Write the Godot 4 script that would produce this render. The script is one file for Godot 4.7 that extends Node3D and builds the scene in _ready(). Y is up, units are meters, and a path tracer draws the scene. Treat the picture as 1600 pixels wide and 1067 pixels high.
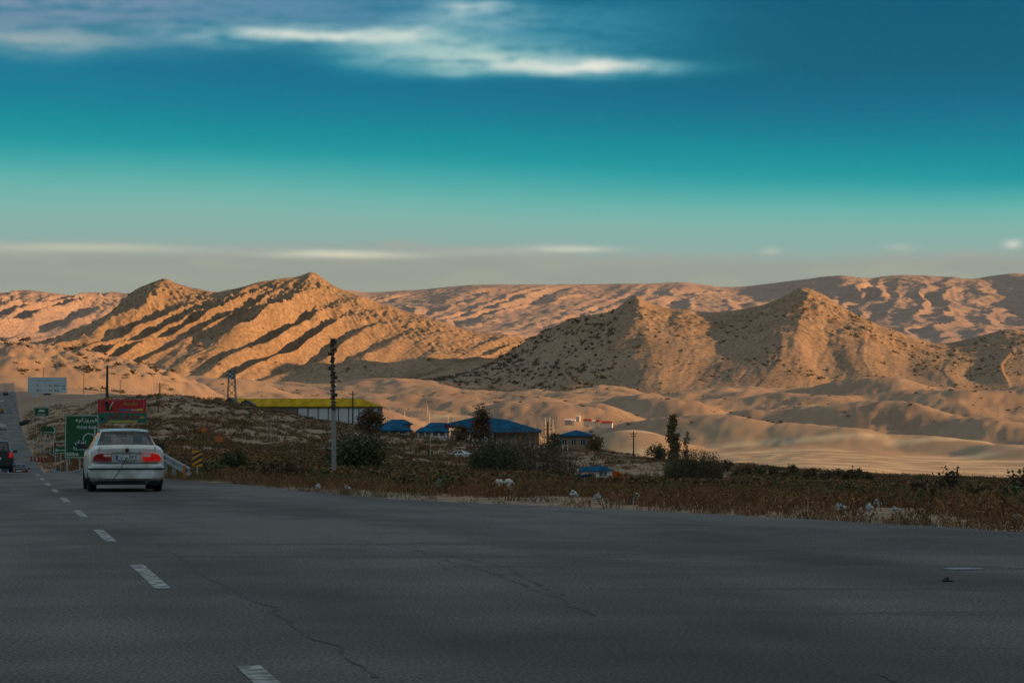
extends Node3D
# A wide dusk road in a dry mountain valley. The camera stands at the origin, 1.16 m above the asphalt, looking along -Z; depth d means metres along -Z.

const FOCAL := 3400.0          # focal length in photo pixels (1600 wide)
const EYE := 1.16
const PITCH := 0.045998        # radians, looking slightly up
const HEADING := 0.235         # the road drifts this many metres to the side per metre of depth

var rng := RandomNumberGenerator.new()
var noise_a := FastNoiseLite.new()
var noise_b := FastNoiseLite.new()
var noise_c := FastNoiseLite.new()
var names := {}
var mats := {}

# ---------------------------------------------------------------- small helpers
func at(px: float, py: float, d: float) -> Vector3:
	var u := (px - 800.0) / FOCAL
	var v := (533.5 - py) / FOCAL
	var zf := cos(PITCH) - v * sin(PITCH)
	return Vector3(d * u / zf, EYE + d * (v * cos(PITCH) + sin(PITCH)) / zf, -d)

func col_of(x: float, d: float) -> float:      # photo column of a point at depth d (pitch left out)
	return 800.0 + x / d * FOCAL

func lin(r: float, g: float, b: float) -> Color:   # a base colour given as linear reflectance
	return Color(r, g, b).linear_to_srgb()

func srgb(r: float, g: float, b: float) -> Color:
	return Color(r / 255.0, g / 255.0, b / 255.0)

func numbered(called: String) -> String:
	var n: int = names.get(called, 0)
	names[called] = n + 1
	return called if n == 0 else "%s_%03d" % [called, n]

func mat(key: String, color: Color, rough := 0.85, metal := 0.0) -> StandardMaterial3D:
	if mats.has(key):
		return mats[key]
	var m := StandardMaterial3D.new()
	m.resource_name = key
	m.albedo_color = color
	m.roughness = rough
	m.metallic = metal
	mats[key] = m
	return m

func noise_texture(freq: float, low: Color, high: Color, octaves := 4, seed_ := 1, size := 512) -> NoiseTexture2D:
	var t := NoiseTexture2D.new()
	var n := FastNoiseLite.new()
	n.noise_type = FastNoiseLite.TYPE_SIMPLEX_SMOOTH
	n.frequency = freq
	n.fractal_octaves = octaves
	n.seed = seed_
	var g := Gradient.new()
	g.offsets = PackedFloat32Array([0.15, 0.85])
	g.colors = PackedColorArray([low, high])
	t.noise = n; t.color_ramp = g; t.seamless = true; t.width = size; t.height = size
	return t

func grainy(key: String, color: Color, rough: float, scale: float, low: float, high: float, freq := 0.02, octaves := 5) -> StandardMaterial3D:
	if mats.has(key):
		return mats[key]
	var m := mat(key, color, rough)
	m.albedo_texture = noise_texture(freq, Color(low, low, low), Color(high, high, high), octaves, key.length() + 3)
	m.uv1_triplanar = true
	m.uv1_world_triplanar = true
	m.uv1_scale = Vector3.ONE * scale
	return m

func thing(called: String, label: String, category: String, where: Vector3, turn := 0.0, group := "") -> Node3D:
	var o := Node3D.new()
	o.name = numbered(called)
	add_child(o)
	o.position = where
	o.rotation.y = turn
	tag(o, label, category, group)
	return o

func tag(o: Node, label: String, category: String, group := "") -> void:
	o.set_meta("label", label)
	o.set_meta("category", category)
	if group:
		o.set_meta("group", group)

func part(called: String, mesh: Mesh, m: Material, parent: Node) -> MeshInstance3D:
	var o := MeshInstance3D.new()
	o.name = called if parent != self else numbered(called)
	o.mesh = mesh
	if m:
		o.material_override = m
	parent.add_child(o, true)
	return o

func setting(called: String, mesh: Mesh, m: Material, parent: Node = null) -> MeshInstance3D:
	var o := part(called, mesh, m, parent if parent else self)
	if parent == null:
		o.set_meta("kind", "structure")
	return o

func st_new() -> SurfaceTool:
	var st := SurfaceTool.new()
	st.begin(Mesh.PRIMITIVE_TRIANGLES)
	st.set_smooth_group(-1)
	return st

func done(st: SurfaceTool) -> ArrayMesh:
	st.generate_normals()
	return st.commit()

func quad(st: SurfaceTool, a: Vector3, b: Vector3, c: Vector3, d: Vector3) -> void:   # seen from the front a, b, c, d run clockwise
	st.add_vertex(a)
	st.add_vertex(b)
	st.add_vertex(c)
	st.add_vertex(a)
	st.add_vertex(c)
	st.add_vertex(d)

func tri(st: SurfaceTool, a: Vector3, b: Vector3, c: Vector3) -> void:
	st.add_vertex(a); st.add_vertex(b); st.add_vertex(c)

func add_box(st: SurfaceTool, lo: Vector3, hi: Vector3, xf := Transform3D()) -> void:
	var p: Array[Vector3] = []
	for i in 8:
		p.append(xf * Vector3(hi.x if i & 1 else lo.x, hi.y if i & 2 else lo.y, hi.z if i & 4 else lo.z))
	quad(st, p[6], p[7], p[5], p[4])   # +z
	quad(st, p[3], p[2], p[0], p[1])   # -z
	quad(st, p[7], p[3], p[1], p[5])   # +x
	quad(st, p[2], p[6], p[4], p[0])   # -x
	quad(st, p[2], p[3], p[7], p[6])   # +y
	quad(st, p[4], p[5], p[1], p[0])   # -y

func box(lo: Vector3, hi: Vector3, xf := Transform3D()) -> ArrayMesh:
	var st := st_new()
	add_box(st, lo, hi, xf)
	return done(st)

func add_tube(st: SurfaceTool, a: Vector3, b: Vector3, ra: float, rb: float, sides := 7, caps := true) -> void:
	var ax := (b - a).normalized()
	var u := ax.cross(Vector3.UP if absf(ax.y) < 0.9 else Vector3.RIGHT).normalized()
	var v := ax.cross(u)
	for i in sides:
		var t0 := TAU * i / sides
		var t1 := TAU * (i + 1) / sides
		var d0 := u * cos(t0) + v * sin(t0)
		var d1 := u * cos(t1) + v * sin(t1)
		quad(st, b + d0 * rb, b + d1 * rb, a + d1 * ra, a + d0 * ra)
		if caps:
			tri(st, b, b + d1 * rb, b + d0 * rb)
			tri(st, a, a + d0 * ra, a + d1 * ra)

func tube(a: Vector3, b: Vector3, ra: float, rb: float, sides := 8) -> ArrayMesh:
	var st := st_new()
	add_tube(st, a, b, ra, rb, sides)
	return done(st)

# a closed loft: every section is a ring with the same number of points
func loft(sections: Array, capped := true, smooth := true) -> ArrayMesh:
	var st := SurfaceTool.new()
	st.begin(Mesh.PRIMITIVE_TRIANGLES)
	st.set_smooth_group(0 if smooth else -1)
	var n: int = sections[0].size()
	for k in sections.size() - 1:
		var a: Array = sections[k]
		var b: Array = sections[k + 1]
		for i in n:
			var j := (i + 1) % n
			quad(st, a[i], a[j], b[j], b[i])
	if capped:
		st.set_smooth_group(-1)
		for e in [0, sections.size() - 1]:
			var c := Vector3.ZERO
			for q in sections[e]:
				c += q
			c /= n
			for i in n:
				var p0: Vector3 = sections[e][i]
				var p1: Vector3 = sections[e][(i + 1) % n]
				if e == 0:
					tri(st, c, p1, p0)
				else:
					tri(st, c, p0, p1)
	return done(st)

# a sheet of (nx x nz) points with smooth normals; front face up
func sheet(nx: int, nz: int, pos: PackedVector3Array, col: PackedColorArray, uv := PackedVector2Array()) -> ArrayMesh:
	var nor := PackedVector3Array()
	nor.resize(nx * nz)
	for k in nz:
		for i in nx:
			var l := pos[k * nx + maxi(i - 1, 0)]
			var r := pos[k * nx + mini(i + 1, nx - 1)]
			var f := pos[mini(k + 1, nz - 1) * nx + i]
			var n := pos[maxi(k - 1, 0) * nx + i]
			var c := (r - l).cross(f - n)
			nor[k * nx + i] = (c if c.y > 0.0 else -c).normalized()
	var idx := PackedInt32Array()
	idx.resize((nx - 1) * (nz - 1) * 6)
	var w := 0
	for k in nz - 1:
		for i in nx - 1:
			var a := k * nx + i
			for q in [a, a + nx, a + nx + 1, a, a + nx + 1, a + 1]:
				idx[w] = q
				w += 1
	var arr := []
	arr.resize(Mesh.ARRAY_MAX)
	arr[Mesh.ARRAY_VERTEX] = pos
	arr[Mesh.ARRAY_NORMAL] = nor
	if col.size():
		arr[Mesh.ARRAY_COLOR] = col
	if uv.size():
		arr[Mesh.ARRAY_TEX_UV] = uv
		arr[Mesh.ARRAY_TEX_UV2] = uv
	arr[Mesh.ARRAY_INDEX] = idx
	var m := ArrayMesh.new()
	m.add_surface_from_arrays(Mesh.PRIMITIVE_TRIANGLES, arr)
	return m

func table(t: Array, x: float) -> float:      # monotone smooth lookup in [[x, y], ...]
	if x <= t[0][0]:
		return t[0][1]
	for i in t.size() - 1:
		if x <= t[i + 1][0]:
			var h: float = t[i + 1][0] - t[i][0]
			var f: float = (x - t[i][0]) / h
			var m0: float = (t[i + 1][1] - t[i - 1][1]) / (t[i + 1][0] - t[i - 1][0]) if i > 0 else (t[1][1] - t[0][1]) / (t[1][0] - t[0][0])
			var m1: float = (t[i + 2][1] - t[i][1]) / (t[i + 2][0] - t[i][0]) if i + 2 < t.size() else (t[i + 1][1] - t[i][1]) / h
			var f2 := f * f
			var f3 := f2 * f
			return (2 * f3 - 3 * f2 + 1) * t[i][1] + (f3 - 2 * f2 + f) * h * m0 + (-2 * f3 + 3 * f2) * t[i + 1][1] + (f3 - f2) * h * m1
	return t[-1][1]

# ---------------------------------------------------------------- sky
const SKY_GAIN := 0.62          # sky radiance for the exposure below
func sky_color(px: float, row: float) -> Color:   # px, row: direction written as photo column and row
	var shift := clampf((px - 320.0) / 900.0, -0.6, 1.6) * 34.0
	var r := row - shift * clampf((420.0 - row) / 130.0, 0.0, 1.0) + noise_a.get_noise_2d(px * 0.05, row * 0.3 + 400.0) * 16.0
	var stops := [[-5000.0, 44, 92, 122], [-1600.0, 30, 92, 130], [-500.0, 10, 92, 135], [-60.0, 0, 97, 131], [60.0, 0, 104, 136], [120.0, 0, 112, 145], [170.0, 0, 126, 150], [212.0, 0, 142, 156], [238.0, 22, 152, 160], [262.0, 58, 163, 165], [284.0, 84, 172, 169], [304.0, 104, 178, 171], [335.0, 126, 180, 171], [375.0, 138, 174, 165], [392.0, 148, 170, 160], [408.0, 152, 162, 150], [440.0, 150, 158, 148], [560.0, 160, 158, 146], [690.0, 168, 158, 142]]
	var c := srgb(168, 158, 142)
	for i in stops.size() - 1:
		if r < stops[i + 1][0]:
			var f: float = clampf((r - stops[i][0]) / (stops[i + 1][0] - stops[i][0]), 0, 1)
			c = srgb(stops[i][1], stops[i][2], stops[i][3]).lerp(srgb(stops[i + 1][1], stops[i + 1][2], stops[i + 1][3]), f)
			break
	if row < 260.0:     # the deeper blue towards one side
		c = c.darkened(0.08 * smoothstep(500.0, 1300.0, px) * smoothstep(260.0, 100.0, row) * smoothstep(2800.0, 1500.0, px))
	# streaked clouds
	var warp := noise_b.get_noise_2d(px * 0.22, row * 1.2) * 22.0
	var x := px + noise_a.get_noise_2d(px * 0.3 + 700.0, row) * 60.0
	var y := row + warp * 0.55
	var wisp := clampf(0.92 + 0.55 * noise_b.get_noise_2d(px * 0.12 + 30.0, row * 1.6) + 0.5 * noise_b.get_noise_2d(px * 0.4, row * 4.5 + 77.0) + 0.35 * noise_b.get_noise_2d(px * 0.9 + row * 2.0, row * 6.0 + 7.0), 0.1, 1.0)
	for b in [[60.0, 10.0, 460.0, 78.0, 134, 150, 172, 0.9], [470.0, 12.0, 330.0, 40.0, 104, 144, 174, 0.7], [20.0, 74.0, 170.0, 22.0, 196, 192, 188, 0.65], [880.0, 44.0, 250.0, 60.0, 70, 146, 172, 0.7], [480.0, 54.0, 200.0, 14.0, 228, 230, 218, 1.0], [610.0, 50.0, 80.0, 18.0, 222, 226, 216, 0.85], [690.0, 74.0, 130.0, 30.0, 166, 200, 198, 0.85], [770.0, 92.0, 150.0, 22.0, 196, 214, 206, 0.95], [910.0, 102.0, 165.0, 12.0, 236, 234, 222, 1.0], [745.0, 14.0, 90.0, 26.0, 200, 212, 212, 0.9]]:
		var q: float = pow((x - b[0]) / b[2], 2.0) + pow((y - b[1]) / b[3], 2.0)
		if q < 4.0:
			c = c.lerp(srgb(b[4], b[5], b[6]), b[7] * exp(-q * 1.15) * wisp)
	# unseen clouds overhead, added broad and bright to lift the shaded ground
	if row < -560.0:
		var e := clampf((-560.0 - row) / 420.0, 0.0, 1.0)
		var n := noise_a.get_noise_2d(px * 0.11, row * 0.33) * 0.62 + noise_b.get_noise_2d(px * 0.3, row * 1.1 + 90.0) * 0.38
		c = c.lerp(srgb(226, 218, 206), e * smoothstep(-0.36, 0.2, n) * 0.95)
	# low bank and its bright rims
	for b in [[140.0, 392.0, 190.0, 6.0, 206, 200, 176, 0.7], [535.0, 398.0, 105.0, 4.5, 232, 224, 200, 0.95], [620.0, 383.0, 40.0, 5.0, 168, 172, 152, 0.6], [890.0, 388.0, 70.0, 4.0, 222, 218, 196, 0.85], [760.0, 392.0, 110.0, 5.0, 182, 186, 168, 0.6], [1206.0, 393.0, 16.0, 4.0, 200, 204, 184, 0.7], [1410.0, 391.0, 30.0, 4.0, 190, 198, 178, 0.6], [1586.0, 389.0, 14.0, 5.0, 226, 222, 206, 0.9], [-200.0, 394.0, 200.0, 8.0, 200, 196, 176, 0.6], [1900.0, 392.0, 180.0, 6.0, 196, 198, 180, 0.6]]:
		var q: float = pow((px - b[0]) / b[2], 2.0) + pow((row + warp * 0.12 - b[1]) / b[3], 2.0)
		if q < 5.0:
			c = c.lerp(srgb(b[4], b[5], b[6]), b[7] * exp(-q))
	if row > 396.0:
		var n := noise_a.get_noise_2d(px * 0.35, row * 2.4) * 0.5
		c = c.lerp(srgb(172, 170, 152), clampf(n, 0.0, 0.4))
	return c

func sky_panorama() -> ImageTexture:
	var coarse := Image.create(512, 256, false, Image.FORMAT_RGBAF)
	for j in 256:
		for i in 512:
			coarse.set_pixel(i, j, sky_at((i + 0.5) / 512.0, (j + 0.5) / 256.0))
	coarse.resize(4096, 2048, Image.INTERPOLATE_CUBIC)
	for j in range(1024 - 190, 1024):
		for k in range(-330, 330):
			var i := posmod(k, 4096)
			coarse.set_pixel(i, j, sky_at((i + 0.5) / 4096.0, (j + 0.5) / 2048.0))
	return ImageTexture.create_from_image(coarse)

func sky_at(u: float, v: float) -> Color:
	var az := (u if u < 0.5 else u - 1.0) * TAU      # straight ahead is the picture's seam
	var el := (0.5 - v) * PI
	if el < 0.0:
		return Color(0.16 * SKY_GAIN, 0.11 * SKY_GAIN, 0.07 * SKY_GAIN)
	var side := sin(az) if cos(az) >= 0.0 else signf(sin(az)) * (2.0 - absf(sin(az)))
	var px := 800.0 + FOCAL * (tan(az) if absf(az) < 0.4 else (0.4228 * signf(az) + (side - 0.3894 * signf(az)) * 1.1))
	var row := 690.0 - FOCAL * (tan(el) if el < 0.35 else 0.365 + (el - 0.35) * 1.13)
	var c := sky_color(px, row).srgb_to_linear()
	return Color(c.r * SKY_GAIN, c.g * SKY_GAIN, c.b * SKY_GAIN)

# ---------------------------------------------------------------- terrain heights
const ROAD := [[-60.0, 0.0], [0.0, 0.0], [68.0, 0.0], [84.0, -0.04], [113.0, -0.5], [150.0, -1.35], [190.0, -2.15], [230.0, -2.68], [260.0, -2.6], [350.0, -1.0], [440.0, 1.2], [530.0, 4.0], [650.0, 10.0], [775.0, 17.6], [850.0, 22.5], [1000.0, 31.0], [1300.0, 42.0]]
const APRON := [[-40.0, 34.0], [0.0, 20.5], [12.0, 13.6], [27.7, 6.6], [36.8, 2.2], [44.8, -2.7], [58.8, -7.4], [68.0, -10.8], [90.0, -15.95], [400.0, -88.8], [1300.0, -300.3]]   # depth, x of the asphalt's edge

var last_rh := Vector2(-999, 0)
var last_re := Vector2(-999, 0)
func road_height(d: float) -> float:
	if d != last_rh.x:
		last_rh = Vector2(d, table(ROAD, d))
	return last_rh.y

func road_edge(d: float) -> float:
	if d != last_re.x:
		last_re = Vector2(d, table(APRON, d))
	return last_re.y

var ctrl: Array = []
var coarse_h := PackedFloat32Array()
const CX := 56
const CZ := 64
const PX0 := -1500.0
const PX1 := 3100.0
const LZ0 := 1.0
const LZ1 := 8.72

func prepare_ground() -> void:
	for p in [
		[1600, 836, 27.7], [1300, 815, 31.8], [1000, 799, 36.8], [800, 789, 40.6], [600, 780, 44.8], [380, 759, 58.8], [255, 750, 68.0],
		[785, 769, 85], [1000, 776, 85], [1250, 785, 85], [1600, 792, 75], [1900, 800, 60], [600, 765, 95], [521, 751, 150], [400, 748, 110], [300, 744, 92],
		[1600, 778, 120], [1550, 768, 200], [1400, 756, 300], [1200, 740, 400], [1300, 766, 150], [1000, 765, 150], [1000, 757, 250], [930, 757, 340], [1080, 757, 350], [1250, 752, 340], [1700, 770, 200],
		[1200, 764, 620], [1000, 752, 620], [1450, 765, 560], [1700, 775, 500], [900, 735, 600],
		[780, 692, 450], [620, 685, 450], [900, 700, 450], [700, 704, 380], [700, 726, 290], [600, 737, 210], [600, 702, 340], [480, 702, 330], [480, 722, 240], [800, 749, 260], [930, 762, 265], [965, 760, 325], [840, 722, 390], [960, 712, 450], [1050, 726, 450], [700, 745, 180], [850, 757, 170],
		[250, 694, 260], [350, 698, 270], [450, 706, 280], [560, 715, 290], [300, 722, 150], [380, 728, 160],
		[230, 617, 520], [300, 622, 520], [370, 631, 500], [430, 648, 480], [480, 663, 470], [560, 677, 462], [640, 687, 460], [700, 692, 440], [300, 660, 380], [400, 674, 370], [200, 676, 340], [180, 700, 240], [125, 727, 190], [110, 650, 430], [64, 662, 420], [73, 635, 600], [120, 614, 740], [200, 616, 700],
		[480, 662, 600], [420, 656, 620], [560, 668, 600], [640, 690, 640], [760, 712, 640], [330, 640, 640],
		[230, 632, 900], [400, 655, 850], [60, 622, 900],
	]:
		var q := at(p[0], p[1], p[2])
		ctrl.append([p[0] / 150.0, log(p[2]) / 0.2, q.y])
	for d in [8.0, 20.0, 35.0, 50.0, 68.0, 90.0, 120.0, 160.0, 200.0, 240.0, 300.0, 380.0, 460.0, 540.0, 620.0, 700.0, 780.0, 880.0, 1000.0]:
		for c in [-40.0, -12.0, 0.0, 5.0]:
			ctrl.append([col_of(-HEADING * d + c, d) / 150.0, log(d) / 0.2, road_height(d) - 0.12])
		if d < 30.0:
			for c in [14.0, 30.0]:
				ctrl.append([col_of(c, d) / 150.0, log(d) / 0.2, -0.1])
	var far := {
		-600.0: [[760, 20], [1000, 26], [1300, 30], [2000, 50], [2700, 80], [3500, 100], [4800, 130], [6000, 150]],
		150.0: [[1000, 24], [1300, 26], [2000, 45], [2700, 76], [3500, 98], [4800, 125], [6000, 150]],
		600.0: [[760, 0], [900, -2], [1300, 4], [1700, 14], [2200, 34], [2700, 64], [3500, 92], [4800, 120], [6000, 150]],
		1000.0: [[760, -13.5], [900, -12.5], [1100, -10.5], [1300, -8], [1600, -2], [2000, 15], [2700, 56], [3300, 84], [4800, 115], [6000, 150]],
		1600.0: [[760, -15], [900, -14], [1100, -12], [1300, -10], [1600, -4], [2000, 13], [2700, 54], [3300, 82], [4800, 115], [6000, 150]],
		2300.0: [[760, -12], [1000, -12], [1300, -8], [2000, 14], [2700, 54], [3300, 82], [4800, 115], [6000, 150]],
	}
	for px in far:
		for v in far[px]:
			ctrl.append([px / 150.0, log(float(v[0])) / 0.2, float(v[1])])
	coarse_h.resize(CX * CZ)
	for k in CZ:
		var lz := lerpf(LZ0, LZ1, k / (CZ - 1.0)) / 0.2
		for i in CX:
			var u := lerpf(PX0, PX1, i / (CX - 1.0)) / 150.0
			var sw := 0.0
			var sh := 0.0
			for c in ctrl:
				var dx: float = (c[0] - u) * 0.8
				var dz: float = c[1] - lz
				var q := dx * dx + dz * dz + 0.02
				var w := 1.0 / (q * q)
				sw += w
				sh += w * c[2]
			coarse_h[k * CX + i] = sh / sw

func base_height(x: float, d: float) -> float:
	var u := clampf((col_of(x, d) - PX0) / (PX1 - PX0), 0.0, 0.9999) * (CX - 1)
	var v := clampf((log(maxf(d, 2.8)) - LZ0) / (LZ1 - LZ0), 0.0, 0.9999) * (CZ - 1)
	var i := int(u)
	var k := int(v)
	u -= i
	v -= k
	u = u * u * (3.0 - 2.0 * u) * 0.5 + u * 0.5
	v = v * v * (3.0 - 2.0 * v) * 0.5 + v * 0.5
	var a := coarse_h[k * CX + i]
	var b := coarse_h[k * CX + i + 1]
	var c := coarse_h[(k + 1) * CX + i]
	var e := coarse_h[(k + 1) * CX + i + 1]
	return lerpf(lerpf(a, b, u), lerpf(c, e, u), v)

# smooth rounded hills: photo column and row of the top, depth, half width and half depth in metres, turn in degrees
const MOUNDS := [
	[1050, 652, 1560, 95, 150, 25], [985, 664, 1430, 60, 90, 10], [1275, 674, 1480, 70, 130, 30], [1475, 690, 1420, 60, 120, 28], [1590, 704, 1350, 50, 90, 20], [1395, 640, 1980, 95, 150, 28], [1565, 655, 1850, 90, 150, 25],
	[1180, 640, 2050, 80, 140, 20], [1245, 618, 2450, 90, 170, 25], [1480, 612, 2500, 110, 190, 25], [1030, 622, 2250, 80, 150, 20], [930, 632, 2050, 70, 140, 20], [850, 640, 1750, 75, 150, 25], [760, 652, 1500, 70, 130, 15],
	[700, 628, 1950, 85, 150, 20], [590, 634, 1900, 90, 150, 15], [660, 644, 1550, 60, 110, 15], [820, 622, 2350, 90, 160, 20], [500, 632, 2000, 100, 150, 10], [380, 622, 2200, 110, 160, 10], [1120, 604, 2750, 100, 170, 20], [1360, 598, 2850, 110, 180, 22],
	[960, 602, 2800, 90, 160, 22], [250, 596, 2900, 120, 170, 10], [1700, 640, 2000, 110, 180, 20], [1640, 610, 2500, 110, 180, 20], [560, 640, 1450, 60, 120, 10],
]
var mound_data: Array = []
var mounds_here: Array = []
var mound_row := -1.0

func terraces(x: float, d: float, h: float) -> float:     # ploughed field steps on the flat below the dunes
	var w := smoothstep(700.0, 800.0, d) * smoothstep(1480.0, 1320.0, d) * smoothstep(-40.0, 40.0, x)
	if w <= 0.0:
		return 0.0
	var s := (d + x * 0.32 + noise_a.get_noise_2d(x * 0.25, d * 0.25) * 60.0) / 74.0
	var f := s - floorf(s)
	var stair := floorf(s) + smoothstep(0.0, 0.13, f)
	return (stair - s - 0.5) * 1.1 * w

func ground_height(x: float, d: float) -> float:
	var h := base_height(x, d)
	if d < 900.0:
		# the bed lies under the asphalt
		var off := x - road_edge(d)
		var rough := smoothstep(0.0, 9.0, off)
		var s := clampf(d / 260.0, 0.25, 3.0)
		h += rough * (noise_a.get_noise_2d(x * 3.0, d * 3.0) * 0.28 + noise_b.get_noise_2d(x * 6.0, d * 6.0) * 0.12) * s
		if d > 200.0:
			# gullied, stony bank
			var r := 1.0 - absf(noise_c.get_noise_2d(x * 1.3, d * 1.3))
			h += rough * smoothstep(200.0, 330.0, d) * smoothstep(760.0, 560.0, d) * ((r - 0.75) * 2.2 + noise_b.get_noise_2d(x * 5.0, d * 5.0) * 0.5) * smoothstep(120.0, 0.0, x)
		if off < 4.0:
			h = lerpf(minf(h, road_height(d) - 0.1), h, smoothstep(0.0, 4.0, off)) if off > 0.0 else minf(h, road_height(d) - 0.1)
	if d > 600.0:
		var k := smoothstep(1250.0, 1700.0, d)
		h += terraces(x, d, h)
		h += k * (noise_a.get_noise_2d(x * 0.28, d * 0.2) * 16.0 + noise_b.get_noise_2d(x * 0.6, d * 0.45) * 4.0)
		h += smoothstep(700.0, 1200.0, d) * (noise_b.get_noise_2d(x * 1.1, d * 1.1) * 0.7)
		# rain-cut rills on the soft hills
		h += k * ((absf(noise_b.get_noise_2d(x * 0.8 + d * 0.25, d * 0.3 + 60.0)) - 0.2) * 3.0 + (absf(noise_c.get_noise_2d(x * 1.3, d * 0.5)) - 0.2) * 0.9)
		var top := 0.0
		if d != mound_row:
			mound_row = d
			mounds_here = mound_data.filter(func(m): return absf(d - m[1]) < maxf(m[2], m[3]))
		for m in mounds_here:
			var dx: float = x - m[0]
			if dx > m[3] or dx < -m[3]:
				continue
			var dz: float = d - m[1]
			var a: float = (dx * m[4] + dz * m[5]) / m[2]
			var b: float = (dz * m[4] - dx * m[5]) / m[3]
			var q := a * a + b * b
			if q < 1.0:
				var e: float = (1.0 - q) * (1.0 - q) * m[6]
				top = maxf(top, e) + minf(top, e) * 0.35
		h += top
		# the sunlit knoll beside the far road
		var kx := (x + 262.0) / 128.0
		var kz := (d - 1180.0) / 190.0
		var kq := kx * kx + kz * kz
		if kq < 1.0:
			h += 25.0 * pow(1.0 - kq, 1.15) * (1.0 + 0.2 * noise_b.get_noise_2d(x * 1.6, d * 1.6)) + (1.0 - kq) * (noise_c.get_noise_2d(x * 2.0, d * 2.0) * 3.5 + noise_b.get_noise_2d(x * 9.0, d * 9.0) * 1.6)
	return h

func prepare_mounds() -> void:
	for m in MOUNDS:
		var q := at(m[0], m[1], m[2])
		var hgt := q.y - base_height(q.x, m[2])
		var t := deg_to_rad(m[5])
		mound_data.append([q.x, float(m[2]), float(m[3]), float(m[4]), cos(t), sin(t), clampf(hgt, 8.0, 34.0)])

func build_ground() -> void:
	var cols := PackedFloat32Array()
	for i in 60:
		cols.append(lerpf(-1500.0, -150.0, pow(i / 60.0, 0.5)))
	for i in 440:
		cols.append(lerpf(-150.0, 1750.0, i / 440.0))
	for i in 60:
		cols.append(lerpf(1750.0, 3100.0, pow(i / 59.0, 2.0)))
	var nx := cols.size()
	var nz := 560
	var pos := PackedVector3Array()
	var col := PackedColorArray()
	pos.resize(nx * nz)
	col.resize(nx * nz)
	for k in nz:
		var d := exp(lerpf(log(7.0), log(6000.0), k / (nz - 1.0)))
		for i in nx:
			var x := (cols[i] - 800.0) / FOCAL * d
			pos[k * nx + i] = Vector3(x, ground_height(x, d), -d)
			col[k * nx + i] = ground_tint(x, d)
	var m := mat("dry_ground", Color.WHITE, 0.95)
	m.vertex_color_use_as_albedo = true
	m.albedo_texture = noise_texture(0.012, Color(0.72, 0.72, 0.72), Color(1, 1, 1), 6, 5, 1024)
	m.uv1_triplanar = true
	m.uv1_world_triplanar = true
	m.uv1_scale = Vector3.ONE * 0.11
	m.heightmap_enabled = true
	m.heightmap_texture = noise_texture(0.02, Color.BLACK, Color.WHITE, 6, 9, 512)
	m.heightmap_scale = 10.0
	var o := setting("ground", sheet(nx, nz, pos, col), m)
	o.set_meta("label", "dry grassy slopes and fields between the road and the mountains")

func ground_tint(x: float, d: float) -> Color:
	var n := noise_a.get_noise_2d(x * 0.9 + 300.0, d * 0.9) * 0.5 + noise_b.get_noise_2d(x * 2.5, d * 2.5) * 0.5
	var c := Color(0.32, 0.205, 0.128).lerp(Color(0.43, 0.295, 0.19), clampf(0.5 + n, 0.0, 1.0))      # one dry earth everywhere
	if d > 700.0 and d < 1500.0 and x > -60.0:      # pale stubble, with the sunlit terrace banks painted in as strips
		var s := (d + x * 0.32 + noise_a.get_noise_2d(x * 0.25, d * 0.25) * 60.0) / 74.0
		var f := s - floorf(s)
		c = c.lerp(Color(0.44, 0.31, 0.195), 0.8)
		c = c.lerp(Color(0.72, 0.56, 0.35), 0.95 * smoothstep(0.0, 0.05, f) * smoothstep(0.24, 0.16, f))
	# pale gravel beside the asphalt and a dirt track across the bank
	var off := x - road_edge(d)
	if d < 110.0:
		var g := smoothstep(2.4, 0.4, off + n * 1.6)
		c = c.lerp(Color(0.25, 0.215, 0.18), g * 0.8)
	if d > 200.0 and d < 330.0:
		var track := absf(d - (258.0 + (col_of(x, d) - 250.0) * 0.10) - n * 6.0)
		c = c.lerp(Color(0.27, 0.24, 0.21), smoothstep(7.0, 4.5, track) * smoothstep(620.0, 540.0, col_of(x, d)))
	return c

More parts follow.
